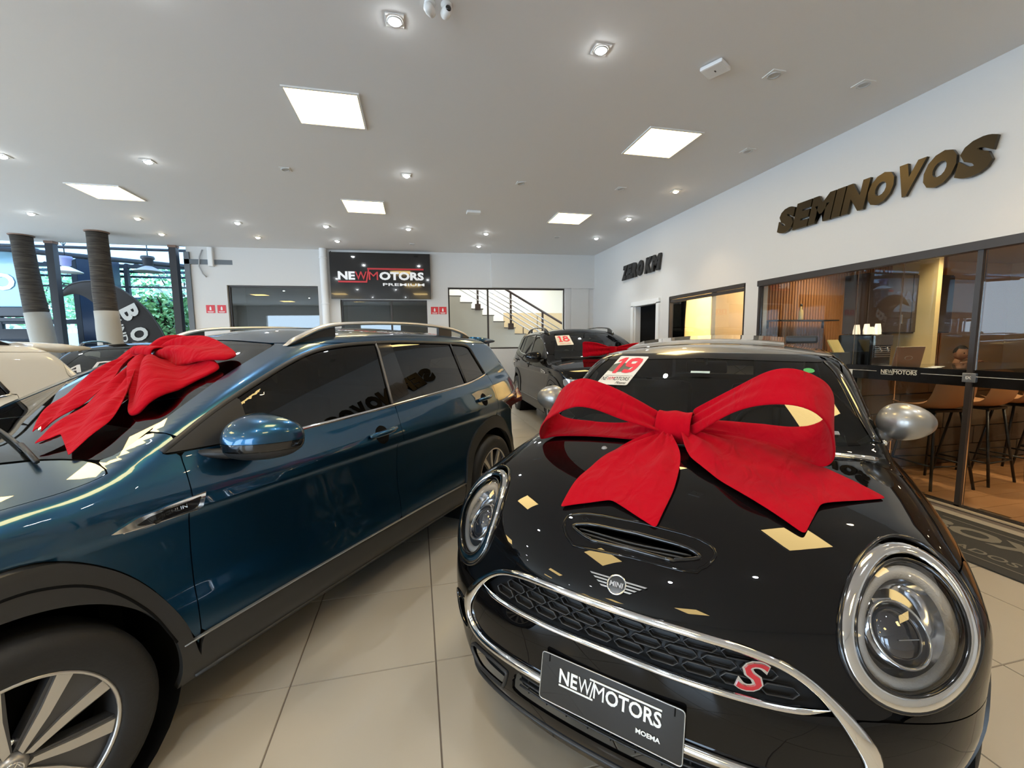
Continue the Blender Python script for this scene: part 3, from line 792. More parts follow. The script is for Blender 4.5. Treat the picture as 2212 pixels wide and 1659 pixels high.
# ---- wheels
def wheel(parent, x, y, side, R, rr, w, style, pfx=''):
    """side +1 = left of the car"""
    r = bpy.data.objects.new('wheel', None); COL.objects.link(r); r.parent = parent; r.location = (x, y, R-.004)
    s = side
    t = MB(); t.lathe([(rr*.97, -s*w*.5+s*.02), (rr*1.02, -s*w*.5), (R-.03, -s*w*.5), (R-.006, -s*w*.40), (R, -s*w*.2), (R, s*w*.2), (R-.006, s*w*.40), (R-.03, s*w*.49), (R-.055, s*w*.515), (rr*1.06, s*w*.49), (rr*1.015, s*w*.46), (rr*.99, s*w*.43)], ax='y', n=64)
    t.build('tyre', RUBBER, r)
    ALD = mat('rim_grey', (.10, .10, .105), .35, .6); ALS = mat('rim_silver', (.62, .60, .57), .28, .9)
    b = MB(); b.lathe([(rr*.99, s*w*.44), (rr*.965, s*w*.40), (rr*.93, s*w*.2), (rr*.88, -s*w*.45)], ax='y', n=48); b.lathe([(0, -s*w*.1), (rr*.9, -s*w*.1)], ax='y', n=32, m=1); b.build('rim_barrel', [ALD, DARK], r)
    l = MB(); l.lathe([(rr*1.0, s*w*.425), (rr*1.0, s*w*.45), (rr*.965, s*w*.45), (rr*.955, s*w*.42)], ax='y', n=64); l.build('rim_lip', ALS, r)
    def rot(pts, a): c, q = math.cos(a), math.sin(a); return [(px*c-pz*q, px*q+pz*c) for px, pz in pts]
    def spoke(pts, y0, y1, m, a, nm, par):
        mb = MB(); mb.prism(rot(pts, a), y0, y1, ax='y'); return mb.build(nm, m, par)
    yo = s*w*.40
    for k in range(5):
        a = math.radians(90+style.get('phase', 0)+72*k)
        base = spoke([(rr*.14, -rr*.10), (rr*.55, -rr*.26), (rr*.89, -rr*.40), (rr*.97, -rr*.0), (rr*.89, rr*.40), (rr*.55, rr*.26), (rr*.14, rr*.10)], yo-s*.05, yo-s*.010, ALD, a, 'spoke', r)
        for q in (-1, 1):
            pts = [(rr*.15, q*rr*.012), (rr*.52, q*rr*.075), (rr*.94, q*rr*.20), (rr*.91, q*rr*.37), (rr*.56, q*rr*.215), (rr*.17, q*rr*.085)]
            spoke(pts, yo-s*.012, yo, ALS, a, 'blade', base)
    for k in range(5):
        a = math.radians(90+36+style.get('phase', 0)+72*k); mb = MB(); mb.lathe([(0, yo-s*.02), (.009, yo-s*.02), (.011, yo-s*.035)], c=(math.cos(a)*rr*.24, 0, math.sin(a)*rr*.24), ax='y', n=10); mb.build('wheel_bolt', CHROME, r)
    h = MB(); h.lathe([(0, yo+s*.012), (rr*.10, yo+s*.012), (rr*.13, yo+s*.006), (rr*.16, yo-s*.004), (rr*.17, yo-s*.03)], ax='y', n=28); hc = h.build('hub_cap', mat('cap_silver', (.45, .44, .43), .3, .7), r)
    if style.get('badge'):
        m2 = MB(); m2.lathe([(rr*.098, 0), (rr*.098, .003), (rr*.085, .003), (rr*.085, 0)], ax='z', n=28)
        for pts in ([(-.075, .05), (-.03, -.01), (0, .03), (.03, -.01), (.075, .05)], [(-.08, .02), (-.042, -.07), (0, .0), (.042, -.07), (.08, .02)]):
            m2.tube([(a*rr, b*rr, .002) for a, b in pts], rr*.007, 5)
        M = Matrix.Translation((0, yo+s*.012, 0)) @ Matrix.Rotation(-s*math.pi/2, 4, 'X')
        placed(m2, M).build('badge', CHROME, hc)
    return r

def interior(parent, sx, sh, roofz, y0=.36, seatx=-1.15, rear=-2.0, lhd=True):
    """dashboard, wheel, seats"""
    SE = mat('seat_fabric', (.035, .035, .037), .7); DA = mat('dash_plastic', (.022, .023, .025), .55); LT = mat('interior_grey', (.18, .19, .19), .7)
    mb = MB(); mb.box((sx, 0, sh), (.42, 1.26, .16), bev=.05); mb.build('dashboard', DA, parent)
    w = MB(); c = Vector((sx-.32, y0, sh+.03)); M = Matrix.Rotation(math.radians(-62), 4, 'Y')
    pts = [(c+M @ Vector((.185*math.cos(t*math.pi/12), .185*math.sin(t*math.pi/12), 0))) for t in range(24)]
    w.tube(pts, .016, 8, closed=True); w.tube([c+M @ Vector((-.17, 0, 0)), c+M @ Vector((.17, 0, 0))], .02, 6); w.tube([c+M @ Vector((0, -.17, 0)), c+M @ Vector((0, .17, 0))], .018, 6)
    w.build('steering_wheel', BLACK, parent)
    def seat(x, y, wd=.50):
        s = MB(); s.box((x+.22, y, .55), (.50, wd, .16), bev=.05); s.box((x-.04, y, .86), (.15, wd, .60), rot=Matrix.Rotation(math.radians(-12), 3, 'Y'), bev=.06)
        o = s.build('seat', SE, parent); h = MB(); h.box((x-.14, y, 1.245), (.10, .26, .17), bev=.045); h.tube([(x-.12, y-.06, 1.1), (x-.13, y-.06, 1.2)], .006, 6); h.tube([(x-.12, y+.06, 1.1), (x-.13, y+.06, 1.2)], .006, 6)
        h.build('headrest', SE, o)
    seat(seatx, .36); seat(seatx, -.36)
    s = MB(); s.box((rear+.2, 0, .55), (.5, 1.2, .16), bev=.05); s.box((rear-.06, 0, .86), (.15, 1.2, .56), rot=Matrix.Rotation(math.radians(-15), 3, 'Y'), bev=.05); o = s.build('rear_bench', SE, parent)
    for y in (-.36, .36): h = MB(); h.box((rear-.16, y, 1.20), (.09, .24, .13), bev=.04); h.build('headrest', SE, o)
    m = MB(); m.box((sx-.45, 0, roofz-.10), (.03, .22, .07), bev=.012); m.tube([(sx-.44, 0, roofz-.08), (sx-.38, 0, roofz-.02)], .01, 6); m.build('rear_view_mirror', BLACK, parent)
    f = MB(); f.box((-1.2, 0, .33), (3.0, 1.3, .04)); f.box((sx+.25, 0, .6), (.06, 1.3, .55)); f.build('cabin_floor', DARK, parent)
# ================================================================ COMPACT SUV
def paint(name, col, metal=.55, rough=.38, coat=1.0, spec=.5): return mat(name, col, rough, metal, coat=coat, spec=spec, coatr=.0)
BLUE = paint('blue_paint', (.011, .072, .150), .92, .30)
TINT = glass('tinted_pane', (.03, .03, .028), 1.55); WSG = glass('windscreen_pane', (.42, .47, .44), 1.52)
CLAD = mat('grey_cladding', (.028, .0275, .0265), .42, bump=.04, bscale=300); ALU = mat('satin_aluminium', (.70, .68, .65), .30, .9)

def circ(cx, cz, r, a0=0, a1=360, n=24): return [(cx+r*math.cos(math.radians(a0+(a1-a0)*i/n)), cz+r*math.sin(math.radians(a0+(a1-a0)*i/n))) for i in range(n+1)]
DLO = smooth_poly([(.40, 1.058, .01), (.84, 1.050, .2), (1.546, 1.077, .3), (2.315, 1.115, .2), (2.70, 1.160, .03), (2.585, 1.402, .06), (2.38, 1.422, .3), (1.64, 1.440, .4), (1.25, 1.420, .3), (1.0, 1.362, .2), (.65, 1.205, .3)])
def build_suv(M_paint, full=True):
    Fs = skin_suv(); pj = Proj(Fs); root = empty('car')
    V0, Q0 = shrink_box(Fs, (-3.38, -.9, .22), (.83, .9, 1.5), .024 if full else .05, -2.75, -.05, .72)
    s = lambda V: -V[:, 0]
    ay = lambda V: np.abs(V[:, 1])
    def part(name, m, g, off=0.0, fl=.008, V=V0, Q=Q0):
        if name in ('door', 'rear_door', 'side_frame', 'fender', 'side_glass', 'cladding'):
            for q in (1, -1):
                A, B = clip(V, Q, np.minimum(g(V)-.0018, q*V[:, 1]+.001)); sheet(name, A, B, pj, m, root, off, fl)
            return
        A, B = clip(V, Q, g(V)-.0018); return sheet(name, A, B, pj, m, root, off, fl)
    # selectors (positive inside)
    sideish = lambda V: ay(V)-(.40+.0*V[:, 2])
    arch = lambda V: np.maximum(-np.minimum(np.hypot(s(V), V[:, 2]-.335), np.hypot(s(V)-2.651, V[:, 2]-.335))+.385, -1)
    archF = curve_pts([(-.50, .20), (-.49, .45), (-.41, .66), (-.24, .80), (0, .85), (.12, .835), (.24, .752), (.33, .64), (.40, .50), (.425, .40), (.43, .19)], 6)
    archR = curve_pts([(2.20, .19), (2.21, .40), (2.25, .56), (2.36, .72), (2.52, .80), (2.70, .82), (2.88, .76), (3.02, .62), (3.10, .46), (3.14, .2)], 6)
    clad_poly = [(-.60, .19)]
    cl = np.vstack([archF, [(.45, .405), (1.5, .405), (2.2, .40)], archR, [(3.6, .40), (3.6, .1), (-1.0, .1), (-1.0, .33)]])
    ws_poly = smooth_poly([(-.735, 1.052, .05), (0, 1.045, .3), (.735, 1.052, .05), (.535, 1.395, .05), (.50, 1.425, .05), (0, 1.455, .3), (-.50, 1.425, .05), (-.535, 1.395, .05)])
    g_arch = arch
    g_clad = lambda V: sdpoly(cl, s(V), V[:, 2])
    g_dlo = lambda V: np.minimum(sdpoly(DLO, s(V), V[:, 2]), ay(V)-.45)
    g_ws = lambda V: np.minimum(np.minimum(sdpoly(ws_poly, V[:, 1], V[:, 2]), 1.35-s(V)), s(V)-.0)
    rw_poly = smooth_poly([(-.60, 1.10, .06), (.60, 1.10, .06), (.52, 1.42, .06), (-.52, 1.42, .06)])
    g_rw = lambda V: np.minimum(sdpoly(rw_poly, V[:, 1], V[:, 2]), s(V)-2.9)
    under = lambda V: V[:, 2]-.215
    body = lambda V: np.minimum.reduce([-g_arch(V), -g_clad(V), -g_dlo(V), -g_ws(V), -g_rw(V), under(V)])
    gf = lambda V: .455-s(V)                     # ahead of the front door
    gd1 = lambda V: np.minimum(s(V)-.455, 1.52+.05*np.clip(V[:, 2]-.9, 0, 1)-s(V))
    gd2 = lambda V: np.minimum(s(V)-1.52-.05*np.clip(V[:, 2]-.9, 0, 1), 2.70+.0*s(V)-np.clip(V[:, 2]-.95, 0, 1)*.1-s(V))
    gd2 = lambda V: np.minimum(s(V)-1.52-.05*np.clip(V[:, 2]-.9, 0, 1), 2.74-.12*np.clip(V[:, 2]-1.1, 0, 1)-s(V))
    lowdoor = lambda V: 1.105+.045*np.clip(s(V)-1.5, 0, 2)-V[:, 2]
    hoodg = lambda V: np.minimum.reduce([.36-.1*ay(V)-s(V), (.80+.02*s(V))-ay(V), V[:, 2]-(.92+.05*np.clip(s(V)+.4, 0, 1)), -g_ws(V)])
    roofg = lambda V: np.minimum(V[:, 2]-(1.425+.02*np.clip(1.2-s(V), 0, 1)-.02*np.clip(s(V)-2.2, 0, 2)), 3.2-s(V))
    A = lambda *f: (lambda V: np.minimum.reduce([x(V) for x in f]))
    part('door', M_paint, A(body, gd1, lowdoor, sideish)); part('rear_door', M_paint, A(body, gd2, lowdoor, sideish))
    part('bonnet', M_paint, A(body, hoodg))
    part('fender', M_paint, A(body, gf, lambda V: -hoodg(V), lambda V: 1.12-V[:, 2], lambda V: s(V)+.62))
    part('front_bumper', M_paint, A(body, lambda V: -.62-s(V), lambda V: -hoodg(V)))
    quarter = lambda V: -np.maximum(np.minimum(gd1(V), lowdoor(V)), np.minimum(gd2(V), lowdoor(V)))
    tailg = lambda V: np.minimum.reduce([s(V)-3.05, .72-ay(V), V[:, 2]-.62])
    part('side_frame', M_paint, A(body, quarter, lambda V: -hoodg(V), lambda V: -roofg(V), lambda V: -tailg(V), lambda V: np.maximum(s(V)-.455, V[:, 2]-1.12)))
    part('roof_skin', M_paint, A(body, roofg)); part('tailgate', M_paint, A(body, tailg, lambda V: -roofg(V)))
    part('cladding', CLAD, A(g_clad, lambda V: -g_arch(V), under, lambda V: ay(V)-.3), off=.012, fl=.02)
    # dark inner shell behind the gaps
    A2, B2 = clip(V0, Q0, np.minimum.reduce([-g_arch(V0)-.004, -g_dlo(V0)-.0, -g_ws(V0), -g_rw(V0), under(V0)])); N = pj.n(A2); newmesh('inner_shell', A2-N*.010, B2, DARK, root)
    # glass
    glz = part('side_glass', TINT, g_dlo, off=-.006, fl=0)
    part('windscreen', WSG, g_ws, off=-.002, fl=.004); part('rear_glass', TINT, g_rw, off=-.002, fl=.004)
    for sy in (1, -1):
        strip('chrome_strip', pj, 'side', [(.80, 1.046), (1.2, 1.058), (1.546, 1.072), (1.95, 1.092), (2.315, 1.111), (2.50, 1.128), (2.70, 1.158)], .017, .007, CHROME, root, sy=sy, n=6)
        strip('window_seal', pj, 'side', [(.41, 1.068), (.65, 1.200), (1.0, 1.352), (1.25, 1.408), (1.64, 1.428), (2.0, 1.425), (2.38, 1.411), (2.55, 1.39), (2.60, 1.33), (2.69, 1.17)], .022, .006, BLACK, root, sy=sy, n=5)
        patch('sail_panel', pj, 'side', smooth_poly([(.405, 1.062, .004), (.70, 1.055, .004), (.70, 1.215, .004), (.655, 1.197, .01)], n=2), BLACK, root, off=.003, fl=.006, sy=sy)
        patch('pillar_cover', pj, 'side', [(1.50, 1.075), (1.685, 1.086), (1.665, 1.432), (1.535, 1.432)], BLACKG, root, off=-.001, fl=.004, sy=sy)
        strip('window_guide', pj, 'side', [(1.515, 1.08), (1.545, 1.43)], .012, .007, mat('guide_grey', (.16, .15, .14), .4), root, sy=sy, straight=False)
        strip('window_guide', pj, 'side', [(2.345, 1.12), (2.305, 1.41)], .016, .006, BLACK, root, sy=sy)
        strip('sill_line', pj, 'side', [(.395, .402), (.9, .408), (1.5, .408), (2.2, .402)], .006, .014, mat('sill_line_grey', (.28, .275, .265), .35, .7), root, sy=sy, off=.004)
        strip('sill_lip', pj, 'side', [(.43, .262), (1.3, .262), (2.2, .262)], .012, .018, CLAD, root, sy=sy, off=.004)
        # arch inner liner
        for cx in (0, 2.651):
            mb = MB(); mb.lathe([(.398, sy*.86), (.405, sy*.50), (0, sy*.50)], c=(-cx, 0, .335), ax='y', n=36); mb.build('wheel_liner', DARK, root)
        # arch groove
        C = curve_pts([(-.44, .42), (-.37, .61), (-.22, .735), (0, .780), (.12, .764), (.22, .70), (.31, .58), (.375, .43)], 6)
        P = pj.pts('side', C[:, 0], C[:, 1], sy); moulding('arch_groove', P+pj.n(P)*.0125, pj.n(P), .008, .0025, DARK, root)
        # rear lamp
        TL = mat('tail_lamp_red', (.10, .012, .012), .1, .2, coat=1.0); TLC = mat('tail_lamp_clear', (.45, .38, .32), .08, .5, coat=1.0)
        patch('tail_lamp', pj, 'side', smooth_poly([(2.83, .925, .02), (3.32, .99, .01), (3.345, .80, .04), (3.22, .765, .05), (2.98, .86, .08)], n=3), TL, root, off=.006, fl=.01, sy=sy)
        patch('tail_lamp_strip', pj, 'side', smooth_poly([(2.83, .925, .005), (3.32, .99, .005), (3.325, .962, .005), (2.86, .905, .005)], n=2), TLC, root, off=.009, fl=.01, sy=sy, step=.012)
        # door handles
        for hx, hz in ((1.30, .945), (2.45, .985)):
            cup = patch('handle_cup', pj, 'side', circ(hx+.065, hz-.01, .048, n=16)[:-1], DARK, root, off=.001, fl=.001, sy=sy, step=.012)
            a = np.array([hx-.03, hx+.03, hx+.10, hx+.165]); b = np.array([hz-.002, hz+.004, hz+.008, hz+.010]); P = pj.pts('side', a, b, sy)+np.array([0, sy*1., 0])*np.array([[.010], [.034], [.036], [.016]])
            mb = MB(); Pc = curve_pts(P, 4); mb.tube(Pc, [.010]*2+[.015]*(len(Pc)-4)+[.011]*2, 10); mb.build('door_handle', M_paint, root)
        # mirror: cap, black lower shell, foot
        mr = bpy.data.objects.new('mirror', None); COL.objects.link(mr); mr.parent = root; mr.location = (-.66, sy*.985, 1.085)
        def shell(z0, z1, m, nm):
            VV = []; nu, nv = 22, 36
            for i in range(nu+1):
                u = i/nu; x = .115-.165*u; g_ = (1-(1-min(u/.86, 1))**2.3)**.5*(1-.06*max(u-.86, 0)/.14)
                for j in range(nv):
                    w = 2*math.pi*j/nv; c_, s_ = math.cos(w), math.sin(w); e = .72
                    Y = math.copysign(abs(c_)**e, c_)*.132*g_; Z = math.copysign(abs(s_)**e, s_)*(.080 if s_ > 0 else .086)*g_
                    Z *= 1-.18*(Y*sy/.132); Z += .018*(g_-1)-.004; X = x-.035*(Y*sy/.132)*(1-u)-.03*max(Y*sy/.132, 0)**2
                    VV.append((X, Y-sy*.012*(1-g_), Z))
            FF = [(i*nv+j, i*nv+(j+1) % nv, (i+1)*nv+(j+1) % nv, (i+1)*nv+j) for i in range(nu) for j in range(nv)]+[tuple(range(nu*nv, nu*nv+nv))]
            VV = np.array(VV); A_, B_ = clip(VV, FF, np.minimum(VV[:, 2]-z0, z1-VV[:, 2])); bm = bmesh.new(); vs = [bm.verts.new(v) for v in A_]
            for f in B_:
                if len(set(f)) > 2:
                    try: bm.faces.new([vs[k] for k in f])
                    except ValueError: pass
            bmesh.ops.remove_doubles(bm, verts=bm.verts[:], dist=1e-5); bmesh.ops.recalc_face_normals(bm, faces=bm.faces[:]); me = bpy.data.meshes.new(nm)
            for f in bm.faces: f.smooth = len(f.verts) < 6
            bm.to_mesh(me); bm.free(); me.materials.append(m); o = bpy.data.objects.new(nm, me); COL.objects.link(o); o.parent = mr; return o
        shell(-.012, 1, M_paint, 'mirror_cap'); shell(-.042, -.0135, BLACKG, 'mirror_band'); shell(-1, -.0435, BLACK, 'mirror_base')
        m2 = MB(); m2.box((-.052, -sy*.01, .0), (.006, .20, .10), bev=.02); m2.build('mirror_glass', mat('mirror_glass', (.6, .62, .65), .02, 1.0), mr)
        m2 = MB(); m2.tube([(.15, -sy*.15, -.045), (.08, -sy*.11, -.060), (.01, -sy*.02, -.064)], [.014, .020, .022], 10); m2.build('mirror_foot', BLACK, mr)
        # roof rail
        ax_ = [(1.06, .585), (1.12, .60), (1.3, .607), (1.6, .612), (2.0, .612), (2.4, .60), (2.65, .585), (2.80, .565)]; hh = [.002, .020, .052, .062, .064, .058, .035, .004]
        C = np.array([(a, b) for a, b in ax_]); P = pj.pts('top', C[:, 0], C[:, 1]*sy); P[:, 2] += hh; P = curve_pts(P, 6)
        mb = MB(); k = len(P); V = []; prof = [(-.016, -.008), (-.018, .004), (-.008, .013), (.008, .013), (.018, .004), (.016, -.008)]
        for i in range(k):
            u = min(1, (i+.3)/4, (k-1-i+.3)/4)
            for a, c in prof: V.append(P[i]+np.array([0, a, c*u]))
        FF = [(i*6+j, i*6+(j+1) % 6, (i+1)*6+(j+1) % 6, (i+1)*6+j) for i in range(k-1) for j in range(6)]+[tuple(range(6))[::-1], tuple(range((k-1)*6, k*6))]
        mb.add(V, FF, 0, True); rl = mb.build('roof_rail', ALU, root)
        for q0, q1 in (((1.07, .588), (1.34, .607)), ((2.30, .606), (2.48, .598)), ((2.66, .587), (2.79, .566))):
            a = pj.pts('top', np.linspace(q0[0], q1[0], 6), np.linspace(q0[1], q1[1], 6)*sy); zt = np.interp(np.linspace(q0[0], q1[0], 6), [p[0] for p in ax_], hh)
            mb = MB(); V = []
            for p_, h_ in zip(a, zt): V += [p_+np.array([0, -.010, -.01]), p_+np.array([0, .010, -.01]), p_+np.array([0, .010, max(h_-.002, 0)]), p_+np.array([0, -.010, max(h_-.002, 0)])]
            FF = [(i*4+j, i*4+(j+1) % 4, (i+1)*4+(j+1) % 4, (i+1)*4+j) for i in range(5) for j in range(4)]+[(3, 2, 1, 0), (20, 21, 22, 23)]; mb.add(V, FF); mb.build('rail_foot', BLACK, rl)
        # fender badge
        INL = [(.292, .870), (.330, .887), (.478, .903), (.466, .873), (.45, .867), (.345, .860)]
        bd = patch('fender_badge', pj, 'side', [(.235, .866), (.30, .893), (.495, .914), (.480, .866), (.462, .859), (.33, .848)], CHROME, root, off=.006, fl=.007, sy=sy, step=.006, holes=(INL,))
        patch('badge_inlay', pj, 'side', INL, BLACKG, bd or root, off=.004, fl=.002, sy=sy, step=.012)
        V, FF = fit_text('HIGHLINE', .095, .013, .01, 0, .001); mb = MB(); P = pj.pts('side', np.array([.352]), np.array([.871]), sy)[0]
        ang = math.radians(6); c_, s_ = math.cos(ang), math.sin(ang)
        VV = [Vector((P[0]-(v.x*c_-v.y*s_) if sy > 0 else P[0]-.085+(v.x*c_-v.y*s_), P[1]+sy*(.0065+v.z), P[2]+v.x*s_+v.y*c_)) for v in V]
        mb.add(VV, FF); mb.build('badge_lettering', CHROME, bd or root)
    # front face
    GR = smooth_poly([(-.62, .80, .02), (.62, .80, .02), (.58, .70, .05), (-.58, .70, .05)]); patch('grille', pj, 'front', GR, BLACKG, root, off=.004, fl=.01)
    for z in (.735, .765): strip('grille_bar', pj, 'front', [(-.56, z), (0, z), (.56, z)], .01, .008, CHROME, root, off=.004)
    patch('lower_intake', pj, 'front', smooth_poly([(-.55, .60, .08), (.55, .60, .08), (.60, .36, .1), (-.60, .36, .1)]), BLACK, root, off=.006, fl=.012)
    for sy in (1, -1):
        patch('headlamp', pj, 'front', smooth_poly([(sy*.46, .815, .02), (sy*.83, .835, .03), (sy*.82, .72, .05), (sy*.50, .71, .05)]), mat('headlamp_clear', (.55, .57, .6), .08, .5, coat=1.0), root, off=.006, fl=.01)
        patch('fog_lamp', pj, 'front', circ(sy*.66, .48, .05, n=16)[:-1], CHROME, root, off=.008, fl=.01)
    # wipers
    for a, b in (((.20, .62), (.12, .02)), ((.16, .0), (.12, -.55))):
        pass
    def wiper(p0, p1, p2):
        C = np.array([p0, p1]); P = pj.pts('top', C[:, 0], C[:, 1])+np.array([0, 0, .018]); mb = MB(); mb.tube(P, .008, 6)
        C = curve_pts([p1, p2], 6); P = pj.pts('top', C[:, 0], C[:, 1]); mb.tube(P+pj.n(P)*.012, .006, 6); mb.tube(P+pj.n(P)*.004, .004, 4); mb.build('wiper', BLACK, root)
    wiper((.20, .55), (.235, .30), (.30, -.20)); wiper((.17, .0), (.22, -.20), (.31, -.62))
    mb = MB(); V = []; yy_ = np.linspace(-.56, .56, 13); prof = [(-2.98, 1.478), (-3.16, 1.470), (-3.30, 1.452), (-3.33, 1.443), (-3.31, 1.432), (-3.12, 1.412), (-2.98, 1.43)]
    for y in yy_: V += [(x+.10*y*y, y, z+.006-.055*y*y) for x, z in prof]
    k = len(prof); mb.add(V, [(i*k+j, i*k+(j+1) % k, (i+1)*k+(j+1) % k, (i+1)*k+j) for i in range(12) for j in range(k)]+[tuple(range(k)), tuple(range(12*k, 13*k))[::-1]], 0, True); mb.build('roof_spoiler', M_paint, root)
    for x in (0, 2.651):
        for sy in (1, -1): wheel(root, -x, sy*.785, sy, .331, .226, .205, dict(phase=-21.5, badge=True))
    mb = MB(); mb.box((-1.33, 0, .26), (1.8, 1.5, .10)); mb.build('underbody', DARK, root)
    interior(root, -.55, .93, 1.46)
    return root, pj
# ================================================================ BLACK HATCH WITH ROUND LAMPS
MBLK = paint('black_paint', (.0035, .0035, .004), .0, .3, spec=.0); MSIL = paint('silver_roof_paint', (.34, .325, .30), .75, .36, coat=1.0)
GLM = glass('cabin_glass', (.62, .66, .64), 1.5); LENS = glass('lamp_lens', (.92, .93, .95), 1.45)
LC = (.650, .719); LR = (.148, .145)           # lamp ellipse in the front projection (y, z)
def ell(cy, cz, a, b, n=48, sy=1): return [(sy*(cy+a*math.cos(t*2*math.pi/n)), cz+b*math.sin(t*2*math.pi/n)) for t in range(n)]
def build_mini():
    Fm = skin_mini(); pj = Proj(Fm); root = empty('car')
    V0, Q0 = shrink_box(Fm, (-3.05, -.88, .18), (.81, .88, 1.36), .027, -2.4, .05, .66)
    s = lambda V: -V[:, 0]
    ay = lambda V: np.abs(V[:, 1])
    def part(name, m, g, off=0.0, fl=.008):
        if name in ('door', 'side_body', 'wheel_arch', 'side_glass'):
            for q in (1, -1):
                A, B = clip(V0, Q0, np.minimum(g(V0)-.0016, q*V0[:, 1]+.001)); sheet(name, A, B, pj, m, root, off, fl)
            return
        A, B = clip(V0, Q0, g(V0)-.0016); return sheet(name, A, B, pj, m, root, off, fl)
    A = lambda *f: (lambda V: np.minimum.reduce([x(V) for x in f]))
    ws_poly = smooth_poly([(-.70, 1.000, .05), (-.45, .985, .1), (0, .98, .3), (.45, .985, .1), (.70, 1.000, .05), (.575, 1.30, .05), (.53, 1.336, .04), (0, 1.352, .3), (-.53, 1.336, .04), (-.575, 1.30, .05)])
    g_ws = lambda V: np.minimum.reduce([sdpoly(ws_poly, V[:, 1], V[:, 2]), 1.0-s(V), s(V)+.05])
    DL = smooth_poly([(.22, 1.005, .02), (.9, 1.0, .3), (2.5, 1.02, .1), (2.66, 1.05, .05), (2.50, 1.33, .05), (1.6, 1.365, .3), (.86, 1.345, .2), (.66, 1.27, .1)])
    g_dl = lambda V: np.minimum(sdpoly(DL, s(V), V[:, 2]), ay(V)-.45)
    rw = smooth_poly([(-.55, 1.06, .06), (.55, 1.06, .06), (.48, 1.32, .06), (-.48, 1.32, .06)])
    g_rw = lambda V: np.minimum(sdpoly(rw, V[:, 1], V[:, 2]), s(V)-2.5)
    def g_lamp(V):
        a = np.hypot((ay(V)-LC[0])/LR[0], (V[:, 2]-LC[1])/LR[1]); return np.minimum((1-a)*.15, V[:, 0]-.02)
    GR = smooth_poly([(-.42, .642, .08), (-.315, .669, .05), (-.18, .681, .05), (0, .686, .3), (.18, .681, .05), (.315, .669, .05), (.42, .642, .08), (.515, .570, .08), (.578, .480, .07), (.570, .415, .06), (.50, .388, .06), (.32, .398, .05), (0, .405, .3), (-.32, .398, .05), (-.50, .388, .06), (-.570, .415, .06), (-.578, .480, .07), (-.515, .570, .08)])
    g_gr = lambda V: np.minimum(sdpoly(GR, V[:, 1], V[:, 2]), V[:, 0]-.3)
    arch = lambda V: -np.minimum(np.hypot(s(V), V[:, 2]-.31), np.hypot(s(V)-2.495, V[:, 2]-.31))+.350
    archc = lambda V: arch(V)+.055
    low = lambda V: V[:, 2]-.17
    SC_ = smooth_poly([(-.665, -.185, .06), (-.655, .185, .06), (-.575, .245, .06), (-.545, .18, .07), (-.545, -.18, .07), (-.575, -.245, .06)], n=4)
    SM = smooth_poly([(-.640, -.12, .03), (-.640, .12, .03), (-.603, .205, .03), (-.588, .15, .04), (-.588, -.15, .04), (-.603, -.205, .03)], n=4)
    g_sm = lambda V: np.minimum(sdpoly(SM, s(V), V[:, 1]), V[:, 2]-.7)
    DU = [smooth_poly([(q*.350, .345, .01), (q*.42, .350, .02), (q*.53, .338, .02), (q*.555, .310, .02), (q*.50, .272, .02), (q*.37, .280, .02)][::q]) for q in (1, -1)]
    LI = smooth_poly([(-.315, .372, .01), (.315, .372, .01), (.330, .296, .02), (-.330, .296, .02)])
    g_low = lambda V: np.minimum(np.maximum(sdpoly(DU[0], V[:, 1], V[:, 2]), sdpoly(DU[1], V[:, 1], V[:, 2])), V[:, 0]-.3)
    g_li = lambda V: np.minimum(sdpoly(LI, V[:, 1], V[:, 2]), V[:, 0]-.3)
    SV = smooth_poly([(.600, .455, .02), (.66, .450, .02), (.715, .425, .02), (.70, .385, .02), (.62, .362, .03), (.568, .365, .02), (.575, .41, .02)])
    g_sv = lambda V: np.minimum(sdpoly(SV, ay(V), V[:, 2]), V[:, 0]-.3)
    roofz = lambda V: V[:, 2]-(1.356-.02*np.clip(s(V)-.9, 0, .3)*0)
    isroof = lambda V: np.minimum(V[:, 2]-(1.339-.12*np.clip(ay(V)-.50, 0, 1)), s(V)-.55)
    neg = lambda f: (lambda V: -f(V))
    body = A(neg(g_ws), neg(g_dl), neg(g_rw), neg(g_lamp), neg(g_gr), neg(archc), low, neg(g_sm), neg(g_low), neg(g_li), neg(g_sv))
    hood = lambda V: np.minimum.reduce([V[:, 2]-(.560-.10*np.clip(ay(V)-.6, 0, 1)), .19-s(V), np.maximum(.16*0+V[:, 0]-.345, V[:, 2]-.80)])
    bump = lambda V: np.minimum(V[:, 0]-.2, -hood(V))
    dr = lambda V: np.minimum.reduce([s(V)-.42, 1.62-s(V), 1.0-V[:, 2], V[:, 2]-.30])
    part('bonnet', MBLK, A(body, hood)); part('front_bumper', MBLK, A(body, bump))
    part('door', MBLK, A(body, dr, lambda V: ay(V)-.4))
    part('side_body', MBLK, A(body, neg(hood), neg(bump), neg(dr), neg(isroof)))
    part('roof_skin', MSIL, A(body, isroof))
    part('wheel_arch', mat('satin_black', (.015, .015, .016), .35), A(archc, neg(arch), low, lambda V: ay(V)-.3), off=.007, fl=.016)
    A2, B2 = clip(V0, Q0, np.minimum.reduce([f(V0) for f in (neg(g_ws), neg(g_dl), neg(g_rw), neg(g_lamp), neg(g_gr), neg(arch), low, neg(g_sm), neg(g_low), neg(g_li), neg(g_sv))])); N = pj.n(A2); newmesh('inner_shell', A2-N*.010, B2, DARK, root)
    ws = part('windscreen', GLM, g_ws, off=-.003, fl=0); part('side_glass', GLM, g_dl, off=-.004, fl=0); part('rear_glass', GLM, g_rw, off=-.003, fl=0)
